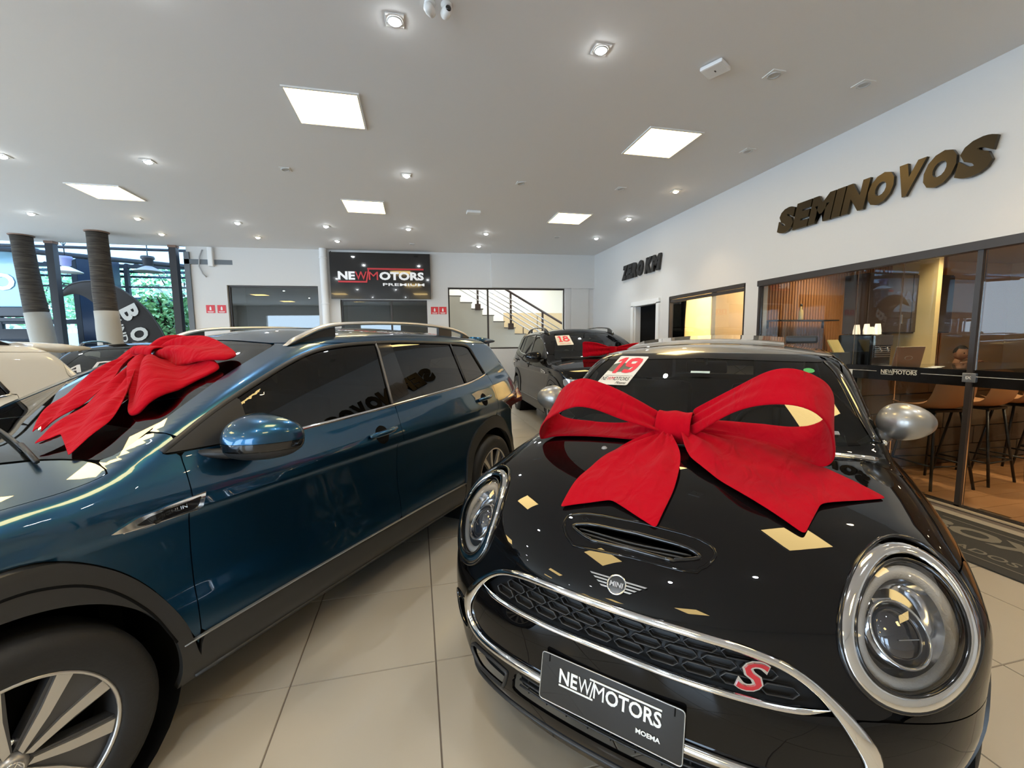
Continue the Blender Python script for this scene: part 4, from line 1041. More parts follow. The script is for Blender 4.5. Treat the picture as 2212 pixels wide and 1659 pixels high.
    # black border band and green tint patch printed on the windscreen
    patch('windscreen_border', pj, 'front', [(-.545, 1.305), (0, 1.322), (.545, 1.305), (.525, 1.338), (0, 1.353), (-.525, 1.338)], BLACKG, root, off=-.001, fl=0, start=.1)
    P = pj.pts('front', np.array([.475]), np.array([1.275])); m = MB(); m.lathe([(0, .0005), (.022, .0005)], n=20, sx=1.0, sy=.8); placed(m, frame_at(P[0]+pj.n(P)[0]*.001, pj.n(P)[0])).build('green_sticker', mat('sticker_green', (.02, .35, .10), .5), root)
    P = pj.pts('front', np.array([.02]), np.array([1.255])); m = MB(); m.box((0, 0, .0008), (.09, .016, .001)); m.box((0, .002, .0016), (.04, .006, .0008)); placed(m, frame_at(P[0], pj.n(P)[0])).build('clear_sticker', mat('sticker_pale', (.5, .6, .55), .5), root)
    for pts in ([(-.555, 1.31), (-.60, 1.25), (-.66, 1.10), (-.70, 1.01)],):
        for sy in (1, -1): strip('pillar_seal', pj, 'front', [(sy*a, b) for a, b in pts], .030, .006, BLACKG, root, sy=sy, start=.1)
    # chrome belt running round the foot of the glasshouse
    for sy in (1, -1):
        C = curve_pts([(.150, .44), (.178, .53), (.208, .61), (.245, .69)], 5); P = pj.pts('top', C[:, 0], C[:, 1]*sy)
        C2 = curve_pts([(.36, 1.000), (.46, .995), (.6, .99), (1.2, .99), (2.0, .995), (2.6, 1.01)], 6); P2 = pj.pts('side', C2[:, 0], C2[:, 1], sy)
        moulding('chrome_belt', P, pj.n(P), .022, .009, CHROME, root); moulding('chrome_belt', P2, pj.n(P2), .022, .009, CHROME, root)
    # wheels, liners, glass side
    for x in (0, 2.495):
        for sy in (1, -1):
            wheel(root, -x, sy*.765, sy, .312, .215, .205, dict(phase=20)); mb = MB(); mb.lathe([(.365, sy*.83), (.37, sy*.45), (0, sy*.45)], c=(-x, 0, .31), ax='y', n=32); mb.build('wheel_liner', DARK, root)
    # ---------------- headlamps
    for sy in (1, -1):
        def ring(a, b, n=56): E_ = np.array(ell(LC[0], LC[1], a, b, n, sy)); P = pj.pts('front', E_[:, 0], E_[:, 1], start=.9); return P, pj.n(P)
        lamp = bpy.data.objects.new('headlamp', None); COL.objects.link(lamp); lamp.parent = root
        P, N = ring(LR[0]*.985, LR[1]*.985); moulding('black_rim', P, N, .012, .010, BLACKG, lamp, closed=True)
        P, N = ring(LR[0]*.885, LR[1]*.885); moulding('chrome_ring', P, N, .036, .009, CHROME, lamp, closed=True, flat=.98)
        P, N = ring(LR[0]*.775, LR[1]*.775); moulding('black_seal', P, N, .009, .010, BLACKG, lamp, closed=True)
        # glass dome follows the body, raised in the middle
        E0 = patch('lens', pj, 'front', ell(LC[0], LC[1], LR[0]*.77, LR[1]*.77, 48, sy), LENS, lamp, off=.0, fl=0, step=.012)
        me = E0.data; c0 = pj.pts('front', np.array([sy*LC[0]]), np.array([LC[1]])); n0 = pj.n(c0)[0]
        for v in me.vertices:
            q = math.hypot((abs(v.co.y)-LC[0])/(LR[0]*.77), (v.co.z-LC[1])/(LR[1]*.77)); v.co += Vector(n0)*(.004+.020*max(0, 1-q*q)**.8)
        me.update()
        nn = []
        bm = bmesh.new(); bm.from_mesh(me); bm.normal_update(); nn = [tuple(v.normal) for v in bm.verts]; bm.free(); me.normals_split_custom_set_from_vertices(nn)
        # bowl: grey DRL ring, dark throat, projector
        Pr, Nr = ring(LR[0]*.76, LR[1]*.76); Pr2 = Pr-Nr*.006
        cin = c0[0]-n0*.012
        def scaled(f, dep): return cin+(Pr2-cin)*f-np.array(n0)*dep
        layers = [scaled(1.0, .0), scaled(.95, .004), scaled(.93, .001), scaled(.84, .004), scaled(.76, .004), scaled(.72, .012)]
        def loft(name, L, m):
            V = []; F = []; k = len(L[0])
            for l in L: V += [tuple(p) for p in l]
            for a in range(len(L)-1):
                for j in range(k): F.append((a*k+j, a*k+(j+1) % k, (a+1)*k+(j+1) % k, (a+1)*k+j))
            mb = MB(); mb.add(V, F, 0, True); return mb.build(name, m, lamp)
        DRL = mat('light_guide', (.60, .56, .50), .25, coat=.5, bump=.25, bscale=220); SILB = mat('reflector', (.75, .76, .78), .12, .95)
        loft('outer_bowl', [scaled(1.0, .0), scaled(.97, .012), scaled(.95, .016)], BLACKG)
        loft('light_guide', [scaled(.965, .018), scaled(.96, .004), scaled(.87, .002), scaled(.78, .006), scaled(.76, .012)], DRL)
        loft('reflector', [scaled(.76, .012), scaled(.73, .03), scaled(.68, .045), scaled(.58, .060)], SILB)
        loft('bowl_floor', [scaled(.64, .052), scaled(.0, .062)], BLACKG)
        M = frame_at(cin-n0*.035, n0)
        m = MB(); m.lathe([(.070, -.02), (.072, .012), (.068, .016), (.064, .012), (.063, -.02)], n=36, sy=1.06); placed(m, M).build('projector_ring', CHROME, lamp)
        m = MB(); m.lathe([(.063, -.012), (.059, .004), (.046, .018), (.026, .027), (0, .030)], n=32, sy=1.06); placed(m, M).build('projector_lens', mat('projector_glass', (.02, .022, .03), .03, .0, coat=1.0, spec=.9), lamp)
        m = MB(); m.box((0, -.012, .0305), (.05, .002, .002)); m.box((0, .072, -.004), (.05, .014, .004)); placed(m, M).build('projector_mask', SILB, lamp)
    # ---------------- grille
    C = curve_pts(np.vstack([GR]), 1, True); P = pj.pts('front', C[:, 0], C[:, 1]); N = pj.n(P)
    # even resample
    seg = np.linalg.norm(np.roll(P, -1, 0)-P, axis=1); cum = np.concatenate([[0], np.cumsum(seg)]); tt = np.linspace(0, cum[-1], 161)[:-1]
    yy = np.interp(tt, cum, np.append(C[:, 0], C[0, 0])); zz = np.interp(tt, cum, np.append(C[:, 1], C[0, 1])); P = pj.pts('front', yy, zz); N = pj.n(P)
    wid = .022+.020*np.exp(-((P[:, 2]-.50)/.075)**2); moulding('grille_surround', P, N, wid, .013, CHROME, root, closed=True, flat=.9)
    bar = [(-.495, .574), (-.40, .566), (-.2, .571), (0, .577), (.2, .571), (.40, .566), (.495, .574)]
    strip('grille_lower_bar', pj, 'front', bar, .017, .014, CHROME, root, n=8, taper=True)
    # recessed panels: mesh field above, gloss black skirt below
    patch('grille_back', pj, 'front', GR, mat('grille_black', (.010, .010, .011), .5), root, off=-.040, fl=0)
    lo_poly = [(y, z-.012) for y, z in curve_pts(bar, 4)] 
    ring_ = [tuple(t) for t in GR]; k0 = max(range(len(ring_)), key=lambda i: (ring_[i][0] > 0 and ring_[i][1] < .565)*(ring_[i][1]))
    seq = []; i = k0
    step_ = 1 if ring_[(k0+1) % len(ring_)][1] < ring_[k0][1] else -1
    while ring_[i % len(ring_)][1] < .565: seq.append(ring_[i % len(ring_)]); i += step_
    patch('grille_skirt', pj, 'front', np.array(lo_poly+seq), MBLK, root, off=-.004, fl=.02)
    # honeycomb: elongated hexagon cells
    CELL = mat('grille_cell', (.035, .035, .036), .38)
    ph, pv = .088, .0285; gp = np.array(ring_)
    barz = pchip([b[0] for b in bar], [b[1] for b in bar]); mesh_root = bpy.data.objects.new('grille_mesh', None); COL.objects.link(mesh_root); mesh_root.parent = root
    for r_ in range(-1, 7):
        for c_ in range(-7, 8):
            cy = c_*ph+(ph/2 if r_ % 2 else 0); cz = .570+r_*pv-.05*cy*cy
            if cz < float(barz(np.array([cy])))+.012 or abs(cy) > .56: continue
            q = sdpoly(gp, np.array([cy, cy-.03, cy+.03]), np.array([cz, cz, cz]))
            if q.min() < .010: continue
            hw, hh = .040, .0112
            o_ = [(-hw, 0), (-hw+.013, hh), (hw-.013, hh), (hw, 0), (hw-.013, -hh), (-hw+.013, -hh)]
            out = np.array([(cy+a, cz+b) for a, b in o_]); P = pj.pts('front', out[:, 0], out[:, 1]); N = pj.n(P)
            mb = MB(); Pc = P-N*.020
            moulding('c', Pc, N, .0042, .004, CELL, None, closed=True, mb=mb, flat=.6)
            V = [tuple(p) for p in P-N*.021]+[tuple(p) for p in P-N*.038]; mb.add(V, [(j, (j+1) % 6, 6+(j+1) % 6, 6+j) for j in range(6)]); mb.build('grille_cell', CELL, mesh_root)
    # red S badge with chrome edge
    P = pj.pts('front', np.array([.335]), np.array([.614])); N = pj.n(P); M = frame_at(P[0]-N[0]*.008, N[0])
    V, FF = fit_text('S', .074, .062, .0, .35, .006); m = MB(); m.add([v-Vector((.037, .031, 0)) for v in V], FF); 
    V2, F2 = fit_text('S', .082, .070, .05, .35, .004); m2 = MB(); m2.add([v-Vector((.041, .035, .001)) for v in V2], F2)
    sb = placed(m2, M).build('s_badge', CHROME, root); placed(m, M @ Matrix.Translation((0, 0, .003))).build('s_badge_face', mat('badge_red', (.45, .01, .02), .2, coat=1.0), sb)
    # winged emblem
    P = pj.pts('front', np.array([-.004]), np.array([.735])); N = pj.n(P); M = frame_at(P[0]+N[0]*.001, N[0])
    e = MB(); e.lathe([(.0235, 0), (.0235, .004), (.0275, .004), (.0275, 0)], n=36); em = placed(e, M).build('emblem_ring', CHROME, root)
    e = MB(); e.lathe([(0, .001), (.0235, .001)], n=30); placed(e, M).build('emblem_disc', BLACKG, em)
    V, FF = fit_text('MINI', .037, .014, .03, 0, .002); e = MB(); e.add([v+Vector((-.0185, -.007, .003)) for v in V], FF); placed(e, M).build('emblem_lettering', CHROME, em)
    for q in (1, -1):
        for k, (zz_, ln) in enumerate(((.013, .083), (.0045, .070), (-.004, .058), (-.0125, .047))):
            e = MB(); x0 = math.sqrt(max(.0275**2-zz_**2, 0)); e.prism([(q*x0, zz_-.0021), (q*(ln-.006), zz_-.0021), (q*ln, zz_+.0021), (q*x0, zz_+.0021)], 0, .003); placed(e, M).build('emblem_feather', CHROME, em)
    # show plate with the dealer's word mark
    pl = bpy.data.objects.new('show_plate', None); COL.objects.link(pl); pl.parent = root; pl.location = (.812, -.002, .440)
    MP = Matrix.Rotation(math.radians(-11), 4, 'Y') @ Matrix(((0, 0, 1, 0), (1, 0, 0, 0), (0, 1, 0, 0), (0, 0, 0, 1)))
    m = MB(); m.prism(smooth_poly([(-.2, -.067, .01), (.2, -.067, .01), (.2, .067, .01), (-.2, .067, .01)], n=3), -.004, .0, ax='z'); placed(m, MP).build('plate', mat('plate_black', (.012, .012, .012), .25, coat=.3), pl)
    m = MB(); m.tube([(a, b, .0005) for a, b in smooth_poly([(-.199, -.066, .01), (.199, -.066, .01), (.199, .066, .01), (-.199, .066, .01)], n=3)], .0016, 5, closed=True); placed(m, MP).build('plate_edge', mat('edge_silver', (.5, .5, .48), .3, .8), pl)
    PW = mat('plate_white', (.85, .85, .83), .4); wh, rd = logo_geo(.285, .062); wh.V += [tuple(v) for v in rd.V] and []
    for g_ in (wh, rd): g_.V = [(x-.140, y-.012, z+.002) for x, y, z in g_.V]
    placed(wh, MP).build('plate_lettering', PW, pl); placed(rd, MP).build('plate_lettering', PW, pl)
    V, FF = fit_text('MOEMA', .062, .012, .03, 0, .001); m = MB(); m.add([v+Vector((.083, -.036, .002)) for v in V], FF); placed(m, MP).build('plate_lettering', PW, pl)
    m = MB()
    for q in (-1, 1): m.box((q*.175, .055, .001), (.003, .022, .001))
    placed(m, MP).build('plate_slot', DARK, pl)
    # bonnet scoop: raised rim and dark mouth
    strip('scoop_rim', pj, 'top', [tuple(t) for t in SC_[::2]], .010, .004, MBLK, root, closed=True, n=2)
    strip('scoop_lip', pj, 'top', [tuple(t) for t in SM[::2]], .012, .008, BLACKG, root, closed=True, n=2)
    patch('scoop_throat', pj, 'top', SM, DARK, root, off=-.035, fl=0)
    for z in (.0, .012): strip('scoop_slat', pj, 'top', [(-.605-z, -.17), (-.618-z, 0), (-.605-z, .17)], .006, .003, BLACK, root, n=8, off=-.006)
    # lower front: ducts, intake, vents, splitter
    for poly, nm in ((DU[0], 'brake_duct'), (DU[1], 'brake_duct')):
        strip(nm, pj, 'front', [tuple(t) for t in poly[::2]], .012, .008, BLACK, root, closed=True, n=2); patch('duct_floor', pj, 'front', poly, DARK, root, off=-.03, fl=0)
    patch('intake_floor', pj, 'front', LI, DARK, root, off=-.04, fl=0)
    for z in (.315, .335, .355): strip('intake_slat', pj, 'front', [(-.31, z), (0, z), (.31, z)], .007, .005, BLACK, root, n=10, off=-.018)
    for y in np.linspace(-.28, .28, 9):
        P = pj.pts('front', np.array([y, y]), np.array([.298, .37])); N = pj.n(P); moulding('intake_rib', P-N*.026, N, .005, .004, BLACK, root)
    strip('intake_lip', pj, 'front', [(-.60, .235), (-.3, .238), (0, .24), (.3, .238), (.60, .235)], .014, .008, BLACK, root, n=10)
    for q in (1, -1):
        pts = [(q*a, b) for a, b in SV]; strip('side_vent', pj, 'front', [pts[i] for i in range(0, len(pts), 2)], .010, .006, BLACKG, root, closed=True, n=2); patch('vent_floor', pj, 'front', pts, DARK, root, off=-.03, fl=0)
    mb = MB(); mb.box((-1.2, 0, .19), (3.2, 1.35, .08)); mb.build('underbody', DARK, root)
    # washer nozzle
    P = pj.pts('top', np.array([-.10]), np.array([-.27])); m = MB(); m.lathe([(0, .008), (.009, .006), (.013, 0)], n=12); placed(m, frame_at(P[0], pj.n(P)[0], (1, 0, 0))).build('washer_nozzle', mat('nozzle_grey', (.35, .35, .36), .4), root)
    # mirrors
    for sy in (1, -1):
        mr = bpy.data.objects.new('mirror', None); COL.objects.link(mr); mr.parent = root; mr.location = (-.45, sy*.805, 1.078)
        bm = bmesh.new(); bmesh.ops.create_uvsphere(bm, u_segments=36, v_segments=22, radius=1)
        for v in bm.verts:
            x, y, z = v.co; X = x*.075 if x > 0 else x*.045; Y = y*.094; Z = z*.076*(1-.16*y*sy); v.co = (X, Y, Z)
        m = MB(); bm.verts.index_update(); m.add([v.co.copy() for v in bm.verts], [tuple(v.index for v in f.verts) for f in bm.faces], 0, True); bm.free(); m.build('mirror_cap', MSIL, mr)
        m = MB(); m.lathe([(0, -.046), (.062, -.046), (.064, -.040)], ax='x', n=32, sx=1.25, sy=.98); m.build('mirror_glass', mat('mirror_glass', (.6, .62, .65), .02, 1.0), mr)
        m = MB(); m.tube([(-.005, -sy*.055, -.045), (-.0, -sy*.085, -.085), (.0, -sy*.125, -.125)], [.034, .032, .036], 16); m.build('mirror_foot', mat('mirror_foot_grey', (.16, .155, .15), .3, .6), mr)
    # repeater lamp just ahead of the mirror
    P = pj.pts('side', np.array([.30]), np.array([1.03]), 1); m = MB(); m.box((0, 0, .004), (.03, .02, .01), bev=.004); placed(m, frame_at(P[0], pj.n(P)[0])).build('pillar_trim', CHROME, root)
    # sunroof panel tilted up at its rear edge
    m = MB(); V = []
    for i, (sx, zt) in enumerate(((.95, 1.398), (1.00, 1.410), (1.35, 1.452), (1.37, 1.446))):
        for y in np.linspace(-.50, .38, 11): V.append((-sx, y, zt-.045*(y/.55)**2))
    F_ = [(a*11+j, a*11+j+1, (a+1)*11+j+1, (a+1)*11+j) for a in range(3) for j in range(10)]; m.add(V, F_, 0, True); m.add([(x, y, z-.012) for x, y, z in V], [f[::-1] for f in F_], 0, True)
    m.build('sunroof', MSIL, root)
    m = MB(); m.box((-1.30, .47, 1.415), (.14, .16, .045), bev=.012); m.build('sunroof_frame', BLACK, root)
    interior(root, -.42, .90, 1.36, seatx=-1.02, rear=-1.95)
    return root, pj
def local_to(root_obj, o): o.parent = root_obj; return o
# ================================================================ THE CARS IN PLACE
def place_car(o, ang, x, y, label, scale=None):
    a = math.radians(ang); o.rotation_euler = (0, 0, math.atan2(-math.cos(a), -math.sin(a))); o.location = (x, y, 0)
    tag(o, label, 'car')
    if scale: o.scale = scale
    return o
suv, pj_suv = build_suv(BLUE); place_car(suv, 38.4, -1.746, 1.790, 'dark blue compact SUV in the left foreground with a red bow on its windscreen')
mini, pj_mini = build_mini(); place_car(mini, 45.0, 1.045, 1.541, 'glossy black hatchback with round headlamps and silver roof at the front right')
# ================================================================ RED BOWS
REDC = mat('red_felt', (.42, .001, .010), .92, sheen=.04, bump=.2, bscale=240, spec=.08)
def _feltmat(m):
    nt = m.node_tree; N = nt.nodes.new; L = nt.links.new; b = nt.nodes['Principled BSDF']; old = [n for n in nt.nodes if n.type == 'BUMP'][0]
    tc = N('ShaderNodeTexCoord'); mp = N('ShaderNodeMapping'); mp.inputs['Scale'].default_value = (1, 2.2, 1.2); L(tc.outputs['Object'], mp.inputs[0])
    n = N('ShaderNodeTexNoise'); n.inputs['Scale'].default_value = 7; n.inputs['Detail'].default_value = 2; n.inputs['Distortion'].default_value = .8; L(mp.outputs[0], n.inputs['Vector'])
    bp = N('ShaderNodeBump'); bp.inputs['Strength'].default_value = .55; bp.inputs['Distance'].default_value = .035; L(n.outputs[0], bp.inputs['Height']); L(bp.outputs[0], old.inputs['Normal'])
_feltmat(REDC)
def cloth(name, rows, parent, thick=.006, sub=2):
    """rows: list of equal-length lists of 3-D points -> smooth cloth with thickness"""
    n = len(rows[0]); V = [tuple(p) for r in rows for p in r]; F = [(i*n+j, i*n+j+1, (i+1)*n+j+1, (i+1)*n+j) for i in range(len(rows)-1) for j in range(n-1)]
    me = bpy.data.meshes.new(name); me.from_pydata(V, [], F); me.materials.append(REDC); me.update()
    me.polygons.foreach_set('use_smooth', np.ones(len(me.polygons), bool))
    o = bpy.data.objects.new(name, me); COL.objects.link(o); o.parent = parent
    so = o.modifiers.new('so', 'SOLIDIFY'); so.thickness = thick; so.offset = 0
    sb = o.modifiers.new('sb', 'SUBSURF'); sb.levels = sub; sb.render_levels = sub
    return o
def bow_loop(name, parent, spine, width, w, F, fold=.0, nj=9, thick=.010):
    """a band looping round an axis parallel to w; pushed clear of the car skin F"""
    S = curve_pts(spine, 5); k = len(S); w = np.array(w, float); w /= np.linalg.norm(w)
    wl = np.interp(np.linspace(0, 1, k), np.linspace(0, 1, len(width)), width); rows = []
    for i in range(k):
        t = S[min(i+1, k-1)]-S[max(i-1, 0)]; t /= max(np.linalg.norm(t), 1e-9); nn = np.cross(t, w); nn /= max(np.linalg.norm(nn), 1e-9)
        pk = math.exp(-min(i, k-1-i)/5.0); row = []
        for j in range(nj):
            a = j/(nj-1)-.5
            row.append(S[i]+w*a*wl[i]+nn*math.sin(a*math.pi*5+.6)*.016*pk*fold+nn*.004*math.sin(i*.55+a*3))
        rows.append(row)
    A_ = np.array(rows).reshape(-1, 3)
    for _ in range(14):
        f = F(A_); bad = f < .012
        if not bad.any(): break
        A_[bad, 2] += np.maximum(.012-f[bad], .002)
    return cloth(name, list(A_.reshape(k, nj, 3)), parent, thick)
def surf_tail(name, parent, pj, kind, L, Rr, notch, lift, nj=15, ni=22, wr=.007, thick=.005):
    """a ribbon end lying on the car skin: left edge L and right edge Rr as (a,b) lists, swallow-tail notch (fraction)"""
    a = curve_pts(L, 8); b = curve_pts(Rr, 8); ta = np.linspace(0, len(a)-1, ni); 
    ea = np.stack([np.interp(ta, range(len(a)), a[:, q]) for q in (0, 1)], 1); tb = np.linspace(0, len(b)-1, ni); eb = np.stack([np.interp(tb, range(len(b)), b[:, q]) for q in (0, 1)], 1)
    nt = np.array(notch); mid_end = (ea[-1]+eb[-1])/2; rows = []
    for i in range(ni):
        u = i/(ni-1); row = []
        for j in range(nj):
            v = j/(nj-1); p = ea[i]*(1-v)+eb[i]*v
            tri = 1-abs(2*v-1); p = p+(nt-mid_end)*tri*(u**1.6)
            row.append(p)
        rows.append(row)
    R_ = np.array(rows).reshape(-1, 2); P = pj.pts(kind, R_[:, 0], R_[:, 1]); N = pj.n(P); out = []
    for i in range(ni):
        u = i/(ni-1); r = []
        for j in range(nj):
            q = i*nj+j; v = j/(nj-1); fold = math.sin(v*math.pi*4+1.0)*.026*math.exp(-u*2.6)+.010*math.sin((v-.5)*9+u*5)*math.exp(-((u-.35)/.3)**2)+math.sin(v*7+u*9)*wr*(1-u)*.8+math.sin(v*3.1-u*6)*wr
            r.append(P[q]+N[q]*(lift(u, v)+abs(fold)*.9+.006))
        out.append(r)
    return cloth(name, out, parent, thick)
def own(o_car, name, label, group):
    """empty in the car's frame but top-level: the bow only rests on the car"""
    e = empty(name, o_car.location.copy(), o_car.rotation_euler[2], label, 'bow', group); return e

# ---- bow on the black hatch.  Car frame; knot over the rear of the bonnet
bm_ = own(mini, 'gift_bow', 'big red felt bow with two wide open loops on the black hatchback bonnet', 'red gift bows on the cars')
K = np.array([-.020, -.005, 1.052])
def L3(*p): return [np.array(q, float) for q in p]
WX = (.80, 0, -.60)
bow_loop('loop', bm_, L3((-.035, .06, 1.075), (.031, .209, 1.185), (.079, .329, 1.248), (.083, .424, 1.252), (.045, .50, 1.20), (-.023, .53, 1.11), (-.077, .511, 1.037), (-.102, .428, 1.004), (-.099, .304, 1.008), (-.078, .171, 1.036), (-.05, .05, 1.045)),
         [.12, .14, .17, .19, .21, .225, .225, .22, .20, .15, .12], WX, pj_mini.F, fold=1.0)
bow_loop('loop', bm_, L3((-.01, -.06, 1.067), (.046, -.175, 1.125), (.089, -.305, 1.182), (.093, -.413, 1.187), (.041, -.542, 1.118), (-.032, -.612, 1.020), (-.081, -.583, .962), (-.077, -.442, .955), (-.048, -.247, .990), (-.02, -.06, 1.040)),
         [.12, .14, .17, .20, .21, .215, .21, .20, .15, .12], WX, pj_mini.F, fold=1.0)
# knot: a wrapped band
rows = []
for i in range(17):
    t = 2*math.pi*i/16; rows.append([K+np.array([(.070+.004*math.cos(5*v))*math.cos(t), v*.070, .050*math.sin(t)+.004*math.cos(v*6)]) for v in np.linspace(-1, 1, 7)])
rows = [[Matrix.Rotation(math.radians(55), 3, 'Y') @ Vector(p-K)+Vector(K) for p in r] for r in rows]
cloth('knot', rows, bm_, .008)
# tails lie on the bonnet: (s, y)
surf_tail('tail', bm_, pj_mini, 'top', [(-.02, -.075), (-.16, -.20), (-.36, -.262), (-.545, -.268)], [(-.03, -.005), (-.16, .055), (-.36, .075), (-.560, .062)], (-.485, -.105), lambda u, v: .035*(1-u)**2)
surf_tail('tail', bm_, pj_mini, 'top', [(.0, .02), (-.16, .09), (-.30, .24), (-.425, .438)], [(.03, .09), (.12, .28), (.04, .46), (-.095, .670)], (-.262, .484), lambda u, v: .045*(1-u)**2)

# ---- bow on the blue SUV windscreen (s, y) on the glass
bs_ = own(suv, 'gift_bow', 'red felt bow lying askew on the windscreen of the blue SUV', 'red gift bows on the cars')
Pk = pj_suv.pts('top', np.array([.80]), np.array([.02]))[0]; Nk = grad(pj_suv.F, Pk[None])[0]
def on_many(S, Y, H_):
    p = pj_suv.pts('top', S, Y); return p+grad(pj_suv.F, p)*np.asarray(H_)[:, None]
def on(s_, y_, h_=0.0): p = pj_suv.pts('top', np.array([s_]), np.array([y_]))[0]; return p+grad(pj_suv.F, p[None])[0]*h_
surf_tail('tail', bs_, pj_suv, 'top', [(.86, -.28), (.754, -.234), (.651, -.198), (.548, -.124), (.439, -.035), (.356, .10), (.300, .193)], [(.78, -.06), (.69, .0), (.607, .095), (.517, .151), (.44, .185), (.374, .190), (.314, .211)], (.335, .180), lambda u, v: .035*(1-u)+.01, wr=.016)
surf_tail('tail', bs_, pj_suv, 'top', [(.76, -.02), (.72, .029), (.619, .105), (.509, .172), (.416, .247), (.337, .28), (.251, .359)], [(.74, .10), (.70, .112), (.559, .332), (.468, .464), (.397, .527), (.342, .552), (.264, .591)], (.322, .385), lambda u, v: .035*(1-u)+.01, wr=.016)
def fan(name, parent, c, ch, edge, eh, n=9, amp=.03, waves=2.0, ph=0.0):
    E_ = curve_pts([(a, b, 0) for a, b in edge], 6); H = np.interp(np.linspace(0, 1, len(E_)), np.linspace(0, 1, len(eh)), eh); S_, Y_, Z_ = [], [], []
    for i, (a, b, _) in enumerate(E_):
        w = i/(len(E_)-1)
        for j in range(n):
            u = .04+.96*j/(n-1); S_.append(c[0]*(1-u)+a*u); Y_.append(c[1]*(1-u)+b*u)
            Z_.append(max(ch*(1-u)+H[i]*u*.8+.032*math.sin(u*math.pi)*math.sin(w*math.pi)+amp*math.sin(w*math.pi*2*waves+ph)*math.sin(min(u*1.6, 1)*math.pi/2)*(1-.55*u), .012))
    R_ = on_many(np.array(S_), np.array(Y_), Z_); rows = list(R_.reshape(len(E_), n, 3))
    return cloth(name, rows, parent, .022)
fan('loop', bs_, (.825, .0), .055, [(.90, .04), (.94, .20), (.935, .33), (.895, .485), (.83, .525), (.775, .44), (.745, .30)], [.07, .08, .07, .04, .03, .05, .05], amp=.030, waves=1.5, ph=.6)
fan('loop', bs_, (.79, .02), .05, [(.775, .25), (.80, .40), (.79, .525), (.674, .520), (.579, .54), (.499, .545), (.470, .495), (.56, .30), (.69, .05)], [.04, .05, .03, .02, .015, .012, .015, .05, .06], amp=.048, waves=2.2, ph=.2)
fan('loop', bs_, (.81, -.03), .075, [(.90, .02), (.965, -.02), (1.0, -.05), (1.02, -.16), (1.02, -.28), (.95, -.32), (.87, -.30), (.80, -.16)], [.05, .05, .04, .03, .03, .03, .03, .04], amp=.02, waves=1.0)
rows = []
for i in range(13):
    t = 2*math.pi*i/12; rows.append([Pk+Nk*(.055+.045*math.sin(t))+np.array([.055*math.cos(t), 0, 0])+np.array([-.05, 1, -.04])*v*.085 for v in np.linspace(-1, 1, 6)])
cloth('knot', rows, bs_, .012)
# ================================================================ GLAZED OFFICE / COFFEE BAR (right)
WOODF = mat('oak_floor', (.40, .19, .075), .38, noise=.25, nscale=3)
mb = MB(); mb.box((RX+3.2, 1.7, -.03), (6.2, 6.2, .07)); of = struct(mb.build('floor_office', mat('oak_joint', (.10, .05, .02), .8)))
me_p = None; k = 0; rest_p = MB(); PW_, PL = .19, 1.25
for i in range(0, 33):
    for j in range(-3, 4):
        x0 = RX+.14+(j+3)*PL-(i % 3)*.41; y0 = -1.2+i*PW_
        if x0 > RX+6.2 or x0+PL < RX+.2: continue
        cx = max(x0, RX+.10); w_ = x0+PL-cx
        if w_ < .05: continue
        mbp = MB(); mbp.box((cx+w_/2, y0+PW_/2, .006), (w_-.003, PW_-.003, .008))
        if k < 160 and y0 > .4: mbp.build('plank', WOODF, of); k += 1
        else: rest_p.V += []; b_ = len(rest_p.V); rest_p.add(mbp.V, mbp.F)
rest_p.build('far_planks', WOODF, of, kind='stuff')
BEIGE = mat('beige_wall', (.66, .54, .38), .7)
mb = MB(); mb.box((RX+3.15, 5.6, 1.4), (6.2, .1, 2.8)); struct(mb.build('wall_office_back', BEIGE))
mb = MB(); mb.box((RX+6.2, 1.7, 1.4), (.1, 7.8, 2.8)); mb.box((RX+3.1, -1.5, 1.4), (6.2, .1, 2.8)); struct(mb.build('wall_office_side', BEIGE))
mb = MB(); mb.box((RX+3.2, 2.0, 2.76), (6.3, 7.4, .08)); struct(mb.build('ceiling_office', mat('office_ceiling', (.55, .50, .42), .7)))
for (x, y) in ((5.6, 3.2), (6.6, 3.9), (7.9, 3.2), (5.4, 1.6), (6.8, 1.8), (8.2, 1.6), (5.2, 4.3), (7.4, 4.9)):
    o = copy_tree(bases['warm']); o.location = (x, y, 2.72); tag(o, 'warm downlight in the glazed office ceiling, %s' % ({(5.6, 3.2): 'over the near end of the bar', (6.6, 3.9): 'over the middle of the bar', (7.9, 3.2): 'over the far end of the bar', (5.4, 1.6): 'near side of the open floor', (6.8, 1.8): 'middle of the open floor', (8.2, 1.6): 'far side of the open floor', (5.2, 4.3): 'close to the slats, left', (7.4, 4.9): 'close to the slats, right'}[(x, y)]), 'downlight', 'office downlights')
    ld = bpy.data.lights.new('office_spot', 'SPOT'); ld.energy = 150; ld.color = (1, .80, .54); ld.spot_size = math.radians(120); ld.spot_blend = .9; ld.shadow_soft_size = .05
    lo = bpy.data.objects.new('office_spot', ld); COL.objects.link(lo); lo.location = (x, y, 2.69)
# slatted timber wall behind the bar
SL = mat('timber_slat', (.40, .18, .07), .5, noise=.15, nscale=4)
sw = empty('slat_wall', (RX+.25, 4.80, 0), 0, 'wall of thin vertical timber slats behind the coffee bar', 'slatted wall')
mb = MB(); mb.box((1.55, .06, 1.38), (3.15, .03, 2.72)); mb.build('backing', mat('slat_backing', (.035, .018, .010), .8), sw)
m0 = MB(); m0.box((0, 0, 1.38), (.024, .04, 2.72)); so_ = m0.build('slat', SL, sw); so_.location = (.0, .02, 0)
for i in range(1, 70):
    c = so_.copy(); COL.objects.link(c); c.parent = sw; c.location = (i*.0455, .02, 0)
